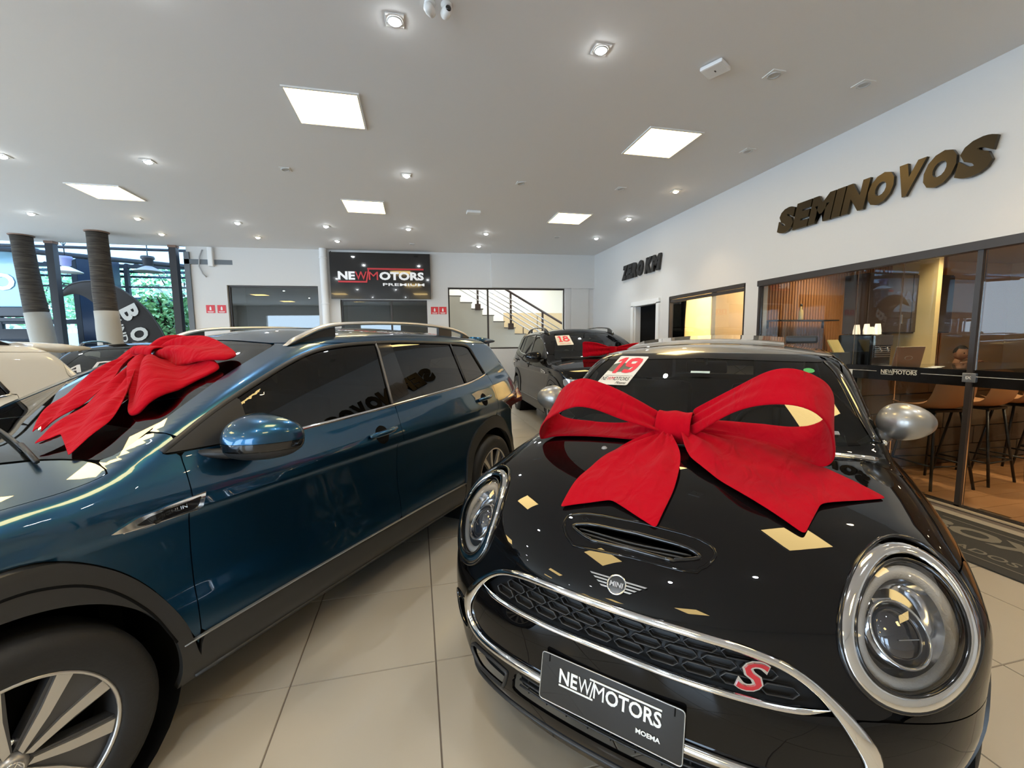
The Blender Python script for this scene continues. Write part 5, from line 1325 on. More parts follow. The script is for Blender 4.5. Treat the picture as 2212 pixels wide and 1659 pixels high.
# shelves on the slats
sh = empty('wall_shelf', (5.02, 4.66, 1.66), 0, 'thin black shelf on the slatted wall with a small bottle', 'shelf'); mb = MB(); mb.box((0, 0, 0), (1.0, .2, .015)); mb.build('board', BLACK, sh)
m = MB()
for x in (-.45, .45): m.box((x, .09, -.05), (.02, .02, .1))
m.build('bracket', BLACK, sh)
def bottle(name, x, y, z, s_, m, label, cap=BLACK, cat='bottle', grp=None):
    r = empty(name, (x, y, z), 0, label, cat, grp); b = MB(); b.lathe([(0, 0), (.03*s_, 0), (.032*s_, .01*s_), (.032*s_, .12*s_), (.012*s_, .17*s_), (.012*s_, .21*s_), (0, .21*s_)], n=18); b.build('body', m, r)
    c = MB(); c.lathe([(.0135*s_, .20*s_), (.0135*s_, .235*s_), (0, .235*s_)], n=14); c.build('cap', cap, r); return r
bottle('bottle', 5.0, 4.66, 1.668, .9, mat('amber', (.75, .55, .2), .15, coat=1.), 'small pale amber bottle on the black wall shelf')
# dark recess with cupboards on the slats
r = empty('wall_cabinet', (6.62, 4.62, 1.62), 0, 'dark brown wall cupboards hung in front of the timber slats', 'cabinet')
mb = MB(); mb.box((0, .02, .26), (1.50, .32, .80)); mb.build('body', mat('cupboard_brown', (.035, .025, .02), .35), r)
for q in (-.375, .375): m = MB(); m.box((q, -.15, .26), (.74, .018, .77), bev=.004); dr_ = m.build('door', mat('cupboard_door', (.05, .035, .028), .3), r); m = MB(); m.box((q-math.copysign(.2, q), -.165, .05), (.012, .012, .12)); m.build('handle', STEEL, dr_)
# bar: stone front, black top
STN = mat('stone_front', (.13, .095, .06), .75, bump=.6, bscale=9, noise=.3, nscale=5)
bar_ = empty('coffee_bar', (RX+.12, 3.42, 0), 0, 'long bar counter with rough stone front and black worktop inside the glass office', 'counter')
STB = [mat('stone_block_%s' % n_, c_, .75, bump=.5, bscale=14) for n_, c_ in (('dark', (.10, .07, .045)), ('mid', (.14, .10, .06)), ('warm', (.17, .12, .07)))]
mb = MB(); mb.box((1.6, .32, .51), (3.1, .56, 1.0)); mb.build('carcass', DARK, bar_)
rnd = random.Random(5)
for row in range(5):
    x = .0
    while x < 3.13:
        w_ = min(rnd.uniform(.32, .62), 3.15-x); m = MB(); m.box((x+w_/2, .02+rnd.uniform(-.008, .008), .12+row*.2), (w_-.006, .05, .194), bev=.008); m.build('stone', STB[rnd.randrange(3)], bar_); x += w_
mb = MB(); mb.box((1.58, .22, 1.045), (3.12, .95, .07), bev=.006); mb.build('worktop', mat('black_worktop', (.010, .010, .010), .12, coat=.5), bar_)
# white ledge / desk behind with the seated man
dk = empty('reception_desk', (8.3, 4.32, -.13), 0, 'pale reception desk behind the bar at the far right', 'desk'); mb = MB(); mb.box((0, 0, .63), (1.9, .12, .99)); mb.build('front', mat('desk_cream', (.75, .66, .5), .5), dk); m = MB(); m.box((0, .06, 1.125), (1.95, .2, .03)); m.build('top', mat('desk_edge', (.06, .02, .02), .4), dk)
# things on the bar
TOPZ = 1.081
cm = empty('coffee_machine', (5.08, 3.86, TOPZ), .1, 'black coffee machine on the bar with paper cups stacked on its top', 'coffee machine')
mb = MB(); mb.box((0, .02, .20), (.34, .36, .36), bev=.02); mb.build('body', BLACKG, cm); m = MB(); m.box((0, -.17, .31), (.30, .03, .12), bev=.01); m.build('front_panel', mat('machine_silver', (.3, .3, .31), .25, .9), cm)
m = MB()
for i in range(6): m.box((-.0, -.172, .13+.022*i), (.24, .012, .008))
m.build('grille', STEEL, cm); m = MB(); m.tube([(-.06, -.17, .24), (-.06, -.20, .19)], .012, 8); m.tube([(.06, -.17, .24), (.06, -.20, .19)], .012, 8); m.build('spout', CHROME, cm); m = MB(); m.box((0, -.16, .015), (.30, .14, .03)); m.build('drip_tray', STEEL, cm)
def cupstack(x, y, z, n, lab):
    r = empty('paper_cups', (x, y, z), 0, lab, 'cups', 'white paper cups on the coffee machine'); mb = MB()
    for i in range(n): mb = MB(); h0 = .012*i; mb.lathe([(0, h0+.085), (.024, h0+.085), (.036, h0), (.038, h0)], n=18); mb.build('cup', WHITE, r)
for i, (dx, dy, n) in enumerate(((-.13, 0, 3), (.04, -.03, 1), (.08, .05, 4), (.15, -.02, 4))):
    cupstack(5.06+dx, 3.86+dy, TOPZ+.381, n, ['stack of white paper cups alone at the left of the coffee machine top', 'single short white paper cup in front of the cup stacks', 'white paper cup stack in the middle of the right trio', 'rightmost white paper cup stack on the coffee machine'][i])
bx = empty('capsule_box', (4.66, 3.88, TOPZ), .15, 'black display box holding a yellow leaflet beside the coffee machine', 'box'); mb = MB(); mb.box((0, 0, .09), (.20, .22, .18), bev=.006); mb.build('box', BLACK, bx); m = MB(); m.box((-.02, -.02, .25), (.18, .012, .16), rot=Matrix.Rotation(-.5, 3, 'X')); m.build('leaflet', mat('leaflet_yellow', (.75, .62, .25), .6), bx)
lp = empty('laptop', (4.93, 3.32, TOPZ), -.12, 'open silver laptop seen from behind on the black worktop', 'laptop'); LPM = mat('laptop_silver', (.45, .38, .34), .35, .6)
mb = MB(); mb.box((0, .13, .008), (.33, .23, .016), bev=.004); mb.build('base', LPM, lp); m = MB(); m.box((0, .0, .13), (.33, .008, .235), rot=Matrix.Rotation(.18, 3, 'X'), bev=.003); m.build('screen_lid', LPM, lp); m = MB(); m.lathe([(.032, -.002), (.036, 0), (.032, .002)], n=24, sx=1.3, sy=.6, close=True); placed(m, Matrix.Translation((0, -.007, .13)) @ Matrix.Rotation(math.pi/2+.18, 4, 'X')).build('lid_mark', WHITE, lp)
bottle('bottle', 5.20, 3.52, TOPZ, .8, mat('clear_gel', (.6, .6, .6), .1, coat=1.), 'clear pump bottle with white cap right of the laptop', WHITE); bottle('bottle', 5.42, 3.75, TOPZ, .6, mat('gold_bottle', (.6, .45, .25), .3, .6), 'short golden bottle at the right end of the worktop')
for i, (x, y) in enumerate(((5.30, 3.36), (5.47, 3.42), (5.64, 3.50))):
    r = empty('saucer', (x, y, TOPZ), 0, 'small white saucer on the dark tray, '+['left', 'middle', 'right'][i]+' of three', 'saucer', 'white saucers on the bar'); mb = MB(); mb.lathe([(0, .004), (.03, .004), (.055, .014), (.057, .016), (.03, .0), (0, .0)], n=24); mb.build('saucer_dish', WHITE, r)
pl_ = empty('wall_plate', (7.46, 4.775, 1.14), 0, 'pale socket plate on the timber slats by the corner', 'socket'); mb = MB(); mb.box((0, -.01, 0), (.12, .012, .20), bev=.003); mb.build('plate', mat('socket_pale', (.6, .58, .45), .5), pl_); m = MB(); m.box((0, -.02, .03), (.05, .01, .05)); m.build('socket', WHITE, pl_)
cd_ = empty('standing_card', (4.16, 3.46, 0), -.75, 'white board standing between the black hatchback and the bar end', 'board'); mb = MB(); mb.box((0, 0, .70), (.30, .02, .82)); mb.build('board', WHITE, cd_); m = MB(); m.box((0, .0, .15), (.04, .04, .30)); m.box((0, 0, .01), (.3, .25, .02)); m.build('stand', BLACK, cd_)
# bar stools: moulded tan shell on black splayed legs
TAN = mat('tan_shell', (.42, .20, .08), .5); SBL = mat('stool_black', (.012, .010, .010), .4)
def stool():
    r = empty('bar_stool'); rows = []
    prof = [(-.20, .77), (-.16, .745), (0, .74), (.12, .755), (.19, .80), (.215, .88), (.225, .97), (.235, 1.04)]
    V = []; F = []; n = 9
    for i, (y, z) in enumerate(prof):
        wd = .235 if i < 4 else .235-.010*(i-3)
        for j in range(n):
            a = (j/(n-1)-.5)*2; V.append((a*wd, y-(abs(a)**2.5)*(.06 if i > 3 else 0), z+(abs(a)**3)*(.05 if i < 5 else .02)-(abs(a)**3*.05 if i == len(prof)-1 else 0)))
    F = [(i*n+j, i*n+j+1, (i+1)*n+j+1, (i+1)*n+j) for i in range(len(prof)-1) for j in range(n-1)]
    me = bpy.data.meshes.new('shell'); me.from_pydata(V, [], F); me.materials.append(TAN); me.update(); me.polygons.foreach_set('use_smooth', np.ones(len(me.polygons), bool))
    o = bpy.data.objects.new('seat_shell', me); COL.objects.link(o); o.parent = r; q = o.modifiers.new('s', 'SOLIDIFY'); q.thickness = .014; q = o.modifiers.new('b', 'SUBSURF'); q.levels = q.render_levels = 1
    for sx in (-1, 1):
        for sy_ in (-1, 1): m = MB(); m.tube([(sx*.13, sy_*.12, .735), (sx*.215, sy_*.215, .0)], .012, 8); m.build('leg', SBL, r)
    m = MB(); c = [(-.19, -.19, .22), (.19, -.19, .22), (.19, .19, .22), (-.19, .19, .22)]
    for a, b in zip(c, c[1:]+c[:1]): m.tube([a, b], .008, 6)
    m.build('footrest', SBL, r); m = MB(); m.box((0, 0, .728), (.30, .28, .02)); m.build('under_frame', SBL, r)
    return r
st0 = stool()
for i, (x, y, a) in enumerate(((4.80, 2.98, math.pi-.15), (5.38, 2.98, math.pi+.1), (5.97, 2.98, math.pi-.05), (6.6, 3.0, math.pi+.1))):
    o = st0 if i == 0 else copy_tree(st0); o.location = (x, y, .010); o.rotation_euler = (0, 0, a)
    tag(o, ['tan bar stool nearest the round silver mirror', 'tan bar stool right behind the black glass post', 'tan bar stool cut by the right picture edge', 'last tan bar stool, past the right picture edge'][i], 'bar stool', 'tan bar stools at the counter')
# ---- the glass partition
w1 = MB(); w1.box((RX+.03, 1.75, 2.135), (.10, 5.9, .07)); w1.box((RX+.03, 1.75, .012), (.05, 5.9, .024)); w1.box((RX+.03, 2.49, 1.06), (.05, .035, 2.1)); w1.box((RX+.03, -1.18, 1.06), (.06, .04, 2.1)); w1.box((RX+.03, 4.685, 1.06), (.06, .025, 2.1)); win1 = struct(w1.build('window_1', FRB))
PANE2 = glass('partition_pane', (.86, .88, .86), 1.32)
for (a, b) in ((4.675, 3.455), (3.45, 3.045), (3.04, 2.51), (2.47, .9), (.895, -1.16)):
    m = MB(); m.box((RX+.03, (a+b)/2, 1.06), (.010, a-b-.006, 2.07)); m.build('pane', PANE2, win1)
BND = mat('band_film', (.008, .007, .007), .15)
for (a, b) in ((3.50, 2.51), (2.47, -1.1)):
    m = MB(); m.box((RX+.019, (a+b)/2, 1.085), (.004, a-b, .135)); m.build('black_band', BND, win1)
m = MB(); m.box((RX+.0155, 3.38-.06, 1.10), (.002, .24, .004)); m.box((RX+.0155, 2.68, 1.10), (.002, .30, .004)); m.box((RX+.0155, 1.4, 1.10), (.002, 2.2, .004)); m.build('white_line', mat('film_white', (.7, .68, .62), .5), win1)
wh, rd = logo_geo(.30, .062)
for g_ in (wh, rd):
    g_.V = [(RX+.0155-z, 3.16-x, 1.068+y) for x, y, z in g_.V]; g_.build('band_lettering', MATS['film_white'], win1)
m = MB(); m.box((RX+.010, 2.49, 1.09), (.012, .085, .075), bev=.003); m.build('door_lock', STEEL, win1); V, FF = fit_text('IX', .035, .025, .02, 0, .001); m = MB(); m.add([Vector((RX+.003-v.z, 2.508-v.x, 1.078+v.y)) for v in V], FF); m.build('band_lettering', WHITE, win1)
# black mat with pale lettering in front of the glass
mt = empty('door_mat', (3.72, 1.1, 0), 0, 'black door mat with worn BOX BLINDADOS lettering by the glass office', 'mat')
mb = MB(); mb.box((.02, .55, .007), (.76, 1.72, .010), bev=.004); mb.build('mat_base', mat('mat_black', (.045, .042, .036), .9, bump=.3, bscale=200), mt); ML = mat('mat_lettering', (.20, .18, .14), .9, bump=.3, bscale=200)
for t_, y0, x0, w_, h_ in (('BOX', 1.30, .03, .72, .20), ('BLINDADOS', 1.26, -.20, .66, .075)):
    V, FF = fit_text(t_, w_, h_, .04 if t_ == 'BOX' else .01, 0, .0015); m = MB(); m.add([Vector((x0+v.y, y0-v.x, .0135+v.z)) for v in V], FF); m.build('mat_lettering', ML, mt)
m = MB()
for xx in (.30, -.26): m.box((xx, .55, .0125), (.008, 1.45, .0015))
m.build('mat_border', ML, mt)
m = MB(); m.box((RX-.01, 1.75, .006), (.05, 5.9, .010)); o = m.build('trim_2', mat('threshold_stone', (.5, .42, .3), .5)); struct(o)
# seated man behind the desk
def person():
    r = empty('person', (8.36, 4.95, -.15), 0, 'seated man in a dark red shirt resting his chin on his hand', 'person')
    SK = mat('skin', (.42, .22, .14), .55); HR = mat('hair_black', (.015, .012, .010), .7); SH = mat('shirt_maroon', (.07, .015, .02), .8)
    def skinned(name, pts, edges, rad, m, lvl=2):
        me = bpy.data.meshes.new(name); me.from_pydata(pts, edges, []); me.materials.append(m); o = bpy.data.objects.new(name, me); COL.objects.link(o); o.parent = r
        sk = o.modifiers.new('k', 'SKIN'); sk.use_smooth_shade = True; me.skin_vertices[0].data[0].use_root = True
        for v, q in zip(me.skin_vertices[0].data, rad): v.radius = q if isinstance(q, tuple) else (q, q)
        sb = o.modifiers.new('b', 'SUBSURF'); sb.levels = sb.render_levels = lvl; return o
    # torso with both arms, one continuous shirted surface
    skinned('shirt', [(0, .12, .55), (0, .10, .80), (0, .04, 1.0), (0, .0, 1.10), (-.17, .02, 1.06), (-.25, -.02, .98), (-.26, -.20, 1.17-.02), (.17, .02, 1.06), (.27, -.02, .95), (.24, -.24, 1.17-.02)],
            [(0, 1), (1, 2), (2, 3), (3, 4), (4, 5), (5, 6), (3, 7), (7, 8), (8, 9)], [(.17, .13), (.18, .13), (.19, .12), (.10, .08), .075, .06, .045, .075, .06, .045], SH)
    body = skinned('body', [(0, .0, 1.10), (0, -.015, 1.18), (0, -.03, 1.235)], [(0, 1), (1, 2)], [.065, .055, .05], SK)
    skinned('forearm', [(-.26, -.20, 1.16), (-.18, -.24, 1.17), (-.08, -.20, 1.20)], [(0, 1), (1, 2)], [.035, .03, .026], SK); skinned('forearm', [(.24, -.24, 1.16), (.10, -.30, 1.16), (-.02, -.32, 1.16)], [(0, 1), (1, 2)], [.035, .03, .026], SK)
    bm = bmesh.new(); bmesh.ops.create_uvsphere(bm, u_segments=32, v_segments=24, radius=1)
    for v in bm.verts:
        x, y, z = v.co; X = x*.076*(1-.18*max(-z, 0)); Y = y*.095; Z = z*.118
        if y < 0:
            Y *= 1-.10*max(-z, 0)
            Y -= .020*math.exp(-(x/.20)**2-((z+.10)/.20)**2); Y += .010*math.exp(-((abs(x)-.38)/.16)**2-((z-.10)/.12)**2); Y -= .007*math.exp(-(x/.35)**2-((z+.42)/.09)**2)
        v.co = (X, Y, Z)
    bm.verts.index_update(); V = [v.co.copy() for v in bm.verts]; F = [tuple(v.index for v in f.verts) for f in bm.faces]; bm.free()
    hm = Matrix.Translation((0, -.045, 1.315)) @ Matrix.Rotation(.12, 4, 'X') @ Matrix.Rotation(-.25, 4, 'Z'); m = MB(); m.add(V, F, 0, True); hd = placed(m, hm).build('head', SK, r)
    hv = [v*1.06 for v in V]; A_, B_ = clip(np.array([v[:] for v in hv]), F, np.array([max(v.z-.045-(.03 if v.y < 0 else -.05), v.z-.02-.9*(-v.y)*.4-.03+(0 if v.y > .01 else -.05)) for v in hv])); m = MB(); m.add([Vector(a) for a in A_], B_, 0, True); placed(m, hm).build('hair', HR, hd)
    for q in (-1, 1):
        m = MB(); m.lathe([(0, .007), (.006, .0065), (.010, .003), (.010, 0)], c=(0, 0, 0), n=12); placed(m, hm @ Matrix.Translation((q*.029, -.080, .012)) @ Matrix.Rotation(math.pi/2, 4, 'X')).build('eye', mat('eye_dark', (.03, .02, .02), .2), hd)
        m = MB(); m.lathe([(0, .010), (.012, .008), (.018, 0)], n=12, sx=.55, sy=1); placed(m, hm @ Matrix.Translation((q*.074, .008, 0)) @ Matrix.Rotation(q*math.pi/2, 4, 'Y')).build('ear', SK, hd)
    m = MB(); m.tube([(-.022, -.096, -.052), (0, -.101, -.050), (.022, -.096, -.052)], .004, 6); placed(m, hm).build('mouth', mat('lips', (.30, .10, .08), .5), hd)
    # hands: palm and five curled fingers each
    for (hx, hy, hz, q) in ((-.06, -.165, 1.215, 1), (-.05, -.33, 1.165, -1)):
        P_ = [(hx, hy, hz), (hx+q*.035, hy-.005, hz+.028)]
        skinned('hand', P_, [(0, 1)], [(.030, .018), (.034, .016)], SK, 1)
        for f_ in range(4):
            b0 = (hx+q*.035+(f_-1.5)*.004, hy-.012+.018*(f_-1.5)*.9, hz+.03); L_ = (.034, .040, .037, .028)[f_]
            skinned('finger', [b0, (b0[0]+q*L_*.7, b0[1]-.004, b0[2]+L_*.5), (b0[0]+q*L_*1.2, b0[1]+.004, b0[2]+L_*.2), (b0[0]+q*L_*1.0, b0[1]+.008, b0[2]-L_*.15)], [(0, 1), (1, 2), (2, 3)], [.009, .0085, .008, .007], SK, 1)
        skinned('thumb', [(hx, hy-.02, hz+.005), (hx+q*.02, hy-.035, hz+.030), (hx+q*.04, hy-.035, hz+.045)], [(0, 1), (1, 2)], [.012, .010, .008], SK, 1)
    ch = empty('office_chair', (8.36, 5.17, 0), 0, 'dark office chair under the seated man', 'chair'); m = MB(); m.box((0, -.02, .46), (.48, .46, .08), bev=.03); m.build('seat', BLACK, ch); m = MB(); m.box((0, .26, .80), (.44, .06, .55), bev=.03); m.build('backrest', BLACK, ch); m = MB(); m.lathe([(.03, .05), (.03, .42)], n=12); m.build('pedestal', BLACK, ch)
    for k_ in range(5): a = k_*2*math.pi/5; m = MB(); m.tube([(0, 0, .07), (.27*math.cos(a), .27*math.sin(a), .03)], [.022, .014], 8); m.build('leg', BLACK, ch)
person()
# ================================================================ STREET SIDE (left): trunks, canopy, glass front, trees
BARK = None
def barkmat():
    m, nt, b = _nodes('tree_bark'); N = nt.nodes.new; L = nt.links.new
    tc = N('ShaderNodeTexCoord'); mp = N('ShaderNodeMapping'); mp.inputs['Scale'].default_value = (3, 3, 40); L(tc.outputs['Object'], mp.inputs[0])
    n = N('ShaderNodeTexNoise'); n.inputs['Scale'].default_value = 1.5; n.inputs['Detail'].default_value = 8; L(mp.outputs[0], n.inputs['Vector'])
    r = N('ShaderNodeValToRGB'); r.color_ramp.elements[0].position = .35; r.color_ramp.elements[0].color = (.020, .015, .010, 1); r.color_ramp.elements[1].position = .7; r.color_ramp.elements[1].color = (.075, .06, .045, 1); L(n.outputs[0], r.inputs[0]); L(r.outputs[0], b.inputs['Base Color'])
    bp = N('ShaderNodeBump'); bp.inputs['Strength'].default_value = .7; bp.inputs['Distance'].default_value = .02; L(n.outputs[0], bp.inputs['Height']); L(bp.outputs[0], b.inputs['Normal']); b.inputs['Roughness'].default_value = .85; return m
BARK = barkmat()
def trunk(x, y, r0, lean, label):
    t = empty('tree_trunk', (x, y, 0), 0, label, 'tree trunk', 'palm trunks rising through the ceiling'); rnd = random.Random(int(x*10))
    pts = []; rad = []
    for i in range(23):
        z = i*.16+.0; u = z/CZ; pts.append((lean*(1-u)**1.4, 0, z)); rad.append(r0*(1+.38*(1-u)**1.2+rnd.uniform(-.018, .018)+.04*max(u-.8, 0)))
    mb = MB(); mb.tube(pts, rad, 28); mb.build('trunk', BARK, t)
    w = MB(); w.tube([p for p in pts if p[2] < 2.12], [q+.006 for p, q in zip(pts, rad) if p[2] < 2.12], 28); w.build('limewash', mat('limewash', (.33, .315, .275), .8, bump=.3, bscale=20), t)
    c = MB(); c.lathe([(r0*1.0, CZ-.02), (r0*1.15, CZ-.015), (r0*1.2, CZ-.001), (r0, CZ-.001)], n=28, close=True); c.build('ceiling_collar', mat('collar_rust', (.25, .16, .12), .8), t)
trunk(-7.18, 9.95, .150, .34, 'leftmost leaning palm trunk with a white painted foot'); trunk(-5.66, 9.42, .150, .08, 'thick palm trunk with white painted foot, in front of the black flag')
PST = mat('post_dark', (.030, .030, .033), .6)
for x, y, lab in ((-7.05, 10.42, 'black steel post right behind the leftmost palm trunk'), (-4.93, 10.42, 'black steel post at the end of the white back wall')):
    p_ = empty('steel_post', (x, y, 0), 0, lab, 'post', 'black steel posts'); mb = MB(); mb.box((0, 0, CZ/2), (.13, .13, CZ)); mb.build('shaft', PST, p_); m = MB(); m.box((0, 0, CZ-.025), (.15, .15, .045)); m.box((0, 0, .01), (.24, .24, .02)); m.build('plate', mat('collar_rust', (.25, .16, .12), .8), p_)
# street ground
mb = MB(); mb.box((-14, 22, -.08), (50, 24, .08)); struct(mb.build('floor_street', mat('street_paving', (.28, .28, .27), .8, noise=.1)))
# translucent ribbed canopy and its beams
def canopymat():
    m, nt, b = _nodes('canopy_sheet'); N = nt.nodes.new; L = nt.links.new; t = N('ShaderNodeBsdfTranslucent'); t.inputs[0].default_value = (.36, .50, .66, 1); d = N('ShaderNodeBsdfDiffuse'); d.inputs[0].default_value = (.5, .6, .7, 1)
    x = N('ShaderNodeMixShader'); x.inputs[0].default_value = .5; L(t.outputs[0], x.inputs[1]); L(d.outputs[0], x.inputs[2]); L(x.outputs[0], nt.nodes['Material Output'].inputs[0]); return m
RB_ = canopymat(); cn = empty('canopy_roof', (-9.2, 12.9, 3.92), 0, 'pale blue ribbed canopy roof outside, on dark beams', 'canopy')
mb = MB(); V = []; nx = 180
for i in range(nx+1):
    x = -6.5+i*(11.5/nx); h_ = .022 if (i//2) % 2 else -.022
    V += [(x, -2.2, h_-.05), (x, 3.2, h_+.05)]
F_ = [(2*i, 2*i+2, 2*i+3, 2*i+1) for i in range(nx)]; mb.add(V, F_); mb.build('ribbed_sheet', RB_, cn, recalc=False)
for (a, b, t_) in (((-6.4, -.6, -.14), (4.4, -.6, -.14), .07), ((-6.4, 2.9, -.16), (4.4, 2.9, -.16), .09), ((-6.4, 2.9, -.32), (4.4, 2.9, -.32), .07), ((-3.4, -2.0, -.12), (4.3, 2.8, -.16), .13), ((-6.2, -.4, -.14), (-2.4, 2.8, -.18), .12)):
    m = MB(); m.tube([a, b], t_/2, 6); m.build('beam', PST, cn)
# glass street front: frame, panes, dark band, glowing mirrored letters
gf = empty('street_front', (-9.6, 15.6, 0), 0, 'dark framed glass street front beyond the canopy', 'glass front')
for x in (-8, -5.2, -3.6, -2.4, -.2, .9, 3.2, 5.0, 6.8): m = MB(); m.box((x, 0, 1.7), (.10, .12, 3.5)); m.build('mullion', PST, gf)
for z, w_ in ((3.42, .12), (1.92, .12), (2.86, .04)): m = MB(); m.box((-.5, 0, z), (15., .10, w_)); m.build('rail', PST, gf)
GP = glass('street_glass', (.72, .86, .92), 1.45)
for a, b in ((-8, -5.2), (-5.2, -3.6), (-3.6, -2.4), (-2.4, -.2), (-.2, .9), (.9, 3.2), (3.2, 5.0), (5.0, 6.8)):
    m = MB(); m.box(((a+b)/2, 0, 2.68), (b-a-.1, .012, 1.4)); m.build('pane', GP, gf); m = MB(); m.box(((a+b)/2, 0, .95), (b-a-.1, .012, 1.8)); m.build('pane', GP, gf)
gf.scale = (1, 1, 1.14)
dk_ = empty('dark_column', (-9.0, 14.9, 0), 0, 'wide dark blue column between the two palm trunks', 'column'); mb = MB(); mb.box((0, 0, 2.1), (.75, .5, 4.2)); mb.build('shaft', mat('column_navy', (.012, .022, .045), .35), dk_); m = MB(); m.box((-.55, .0, 2.1), (.14, .2, 4.2)); m.box((.0, -.28, 1.55), (.9, .04, .10)); m.build('trim', PST, dk_)
# white van / structure with red stripe and letters far left
vn = empty('street_kiosk', (-11.65, 13.2, .75), .0, 'pale blue glazed upper storey panel with mirrored white letters at the far left', 'kiosk')
mb = MB(); mb.box((0, 0, 2.35), (4.6, .3, 1.35), bev=.02); mb.build('glazing', mat('kiosk_glass', (.16, .28, .33), .12, coat=.5), vn)
m = MB(); m.box((0, -.05, 1.55), (4.8, .5, .22), bev=.02); m.box((0, -.12, 1.36), (4.8, .4, .08)); m.box((0, -.12, 3.12), (4.8, .4, .14)); m.build('sill', PST, vn)
V, FF = fit_text('OAC', 1.35, .42, .04, 0, .01); m = MB(); m.add([Vector((2.0-v.x, -.17-v.z, 2.08+v.y)) for v in V], FF); m.build('lettering', mat('letter_pale', (.55, .78, .9), .5), vn)
m = MB(); m.box((2.18, -.16, 2.5), (.22, .02, .07)); m.build('red_stripe', RED, vn)
# rack of pale bars under the kiosk
rk = empty('pipe_rack', (-11.2, 12.4, 0), .1, 'rack of slanting pale blue poles outside at the far left', 'rack')
for i in range(11): m = MB(); m.tube([(-1.6+i*.32, 0, .1), (-1.85+i*.32, .1, 1.22)], .03, 6); m.build('pole', mat('pole_pale', (.55, .62, .68), .4), rk)
for z in (.45, .9): m = MB(); m.tube([(-2, .05, z), (2, .05, z)], .03, 6); m.build('rail', PST, rk)
rk.scale = (1, 1, 1.75)
q = empty('kiosk_base', (-11.65, 13.5, 0), 0, 'dark base wall under the pale glazed panel at the far left', 'wall'); m = MB(); m.box((0, 0, .95), (4.4, .2, 1.9)); m.build('wall', PST, q)
# pendant lamps
def pendant(x, y, z, label, body, shade):
    p_ = empty('pendant_lamp', (x, y, z), 0, label, 'lamp', 'industrial lamps under the canopy')
    m = MB(); m.lathe([(.045, .14), (.06, .13), (.30, .0), (.30, -.012), (.05, .11)], n=28, close=True); m.build('shade', shade, p_)
    m = MB(); m.lathe([(0, .36), (.13, .36), (.14, .33), (.14, .30), (.11, .28), (.10, .15), (.05, .13)], n=20); m.build('housing', body, p_)
    m = MB(); m.tube([(0, 0, .36), (0, 0, .68)], .012, 6); m.build('rod', BLACK, p_); m = MB(); m.tube([(-.06, 0, .70), (0, 0, .60), (.06, 0, .70)], .010, 6); m.build('hook', BLACK, p_)
pendant(-8.15, 12.4, 3.22, 'lilac and white industrial pendant lamp between the palm trunks', mat('lilac_housing', (.25, .25, .42), .5), WHITE)
pendant(-6.34, 12.2, 3.24, 'black and grey pendant lamp beside the black post', BLACK, mat('shade_grey', (.30, .30, .30), .5))
# feather flag
fg = empty('feather_flag', (-6.1, 11.0, 0), 0, 'curved black feather flag with white BOX letters behind the right palm trunk', 'flag')
pole = [(-1.15, 0, 1.92), (-.95, .02, 2.12), (-.55, .02, 2.18), (-.15, .0, 2.05), (.25, .0, 1.70), (.50, 0, 1.25), (.62, 0, .75), (.66, 0, .0)]
C = curve_pts(pole, 6); inner = [(-.55, 1.66), (-.38, 1.55), (-.28, 1.35), (-.22, 1.0), (-.2, .6), (-.2, .3)]
Ci = curve_pts([(-1.15, 0, 1.90), (-.85, .01, 1.96), (-.60, .01, 1.80), (-.46, 0, 1.55), (-.36, 0, 1.25), (-.30, 0, .9), (-.28, 0, .6), (-.27, 0, .3)], 6)
V = []; n_ = len(Ci)
for a, b in zip(C[:n_], Ci):
    for j in range(6): u = j/5; q = a*(1-u)+b*u; V.append((q[0], q[1]-.03*math.sin(u*3.14), q[2]))
mb = MB(); mb.add(V, [(i*6+j, i*6+j+1, (i+1)*6+j+1, (i+1)*6+j) for i in range(n_-1) for j in range(5)], 0, True); mb.build('cloth', mat('flag_black', (.028, .024, .022), .8), fg)
m = MB(); m.tube(C, .014, 8); m.build('pole', BLACK, fg); m = MB(); m.lathe([(.0, .03), (.25, .03), (.27, 0), (0, 0)], c=(.66, 0, 0), n=20); m.build('base', BLACK, fg)
FW = mat('flag_white', (.62, .60, .55), .7)
for ch, cx, cz, a_, sz in (('B', -.02, 1.66, -64, .30), ('O', .10, 1.30, -72, .30), ('X', .17, .95, -78, .28)):
    V, FF = fit_text(ch, sz*.75, sz, .04, 0, .004); R_ = Matrix.Rotation(math.radians(a_), 3, 'Y').inverted() if False else None
    ca, sa = math.cos(math.radians(a_)), math.sin(math.radians(a_)); m = MB(); m.add([Vector((cx+(v.x-sz*.37)*ca-(v.y-sz*.5)*sa, -.055-v.z, cz+(v.x-sz*.37)*sa+(v.y-sz*.5)*ca)) for v in V], FF); m.build('lettering', FW, fg)
V, FF = fit_text('BLINDADOS', .95, .11, .02, 0, .004); ca, sa = math.cos(math.radians(-76)), math.sin(math.radians(-76)); m = MB(); m.add([Vector((-.30+v.x*ca-v.y*sa, -.05-v.z, 1.62+v.x*sa+v.y*ca)) for v in V], FF); m.build('lettering', FW, fg)
fg.scale = (1.15, 1, 1.30)
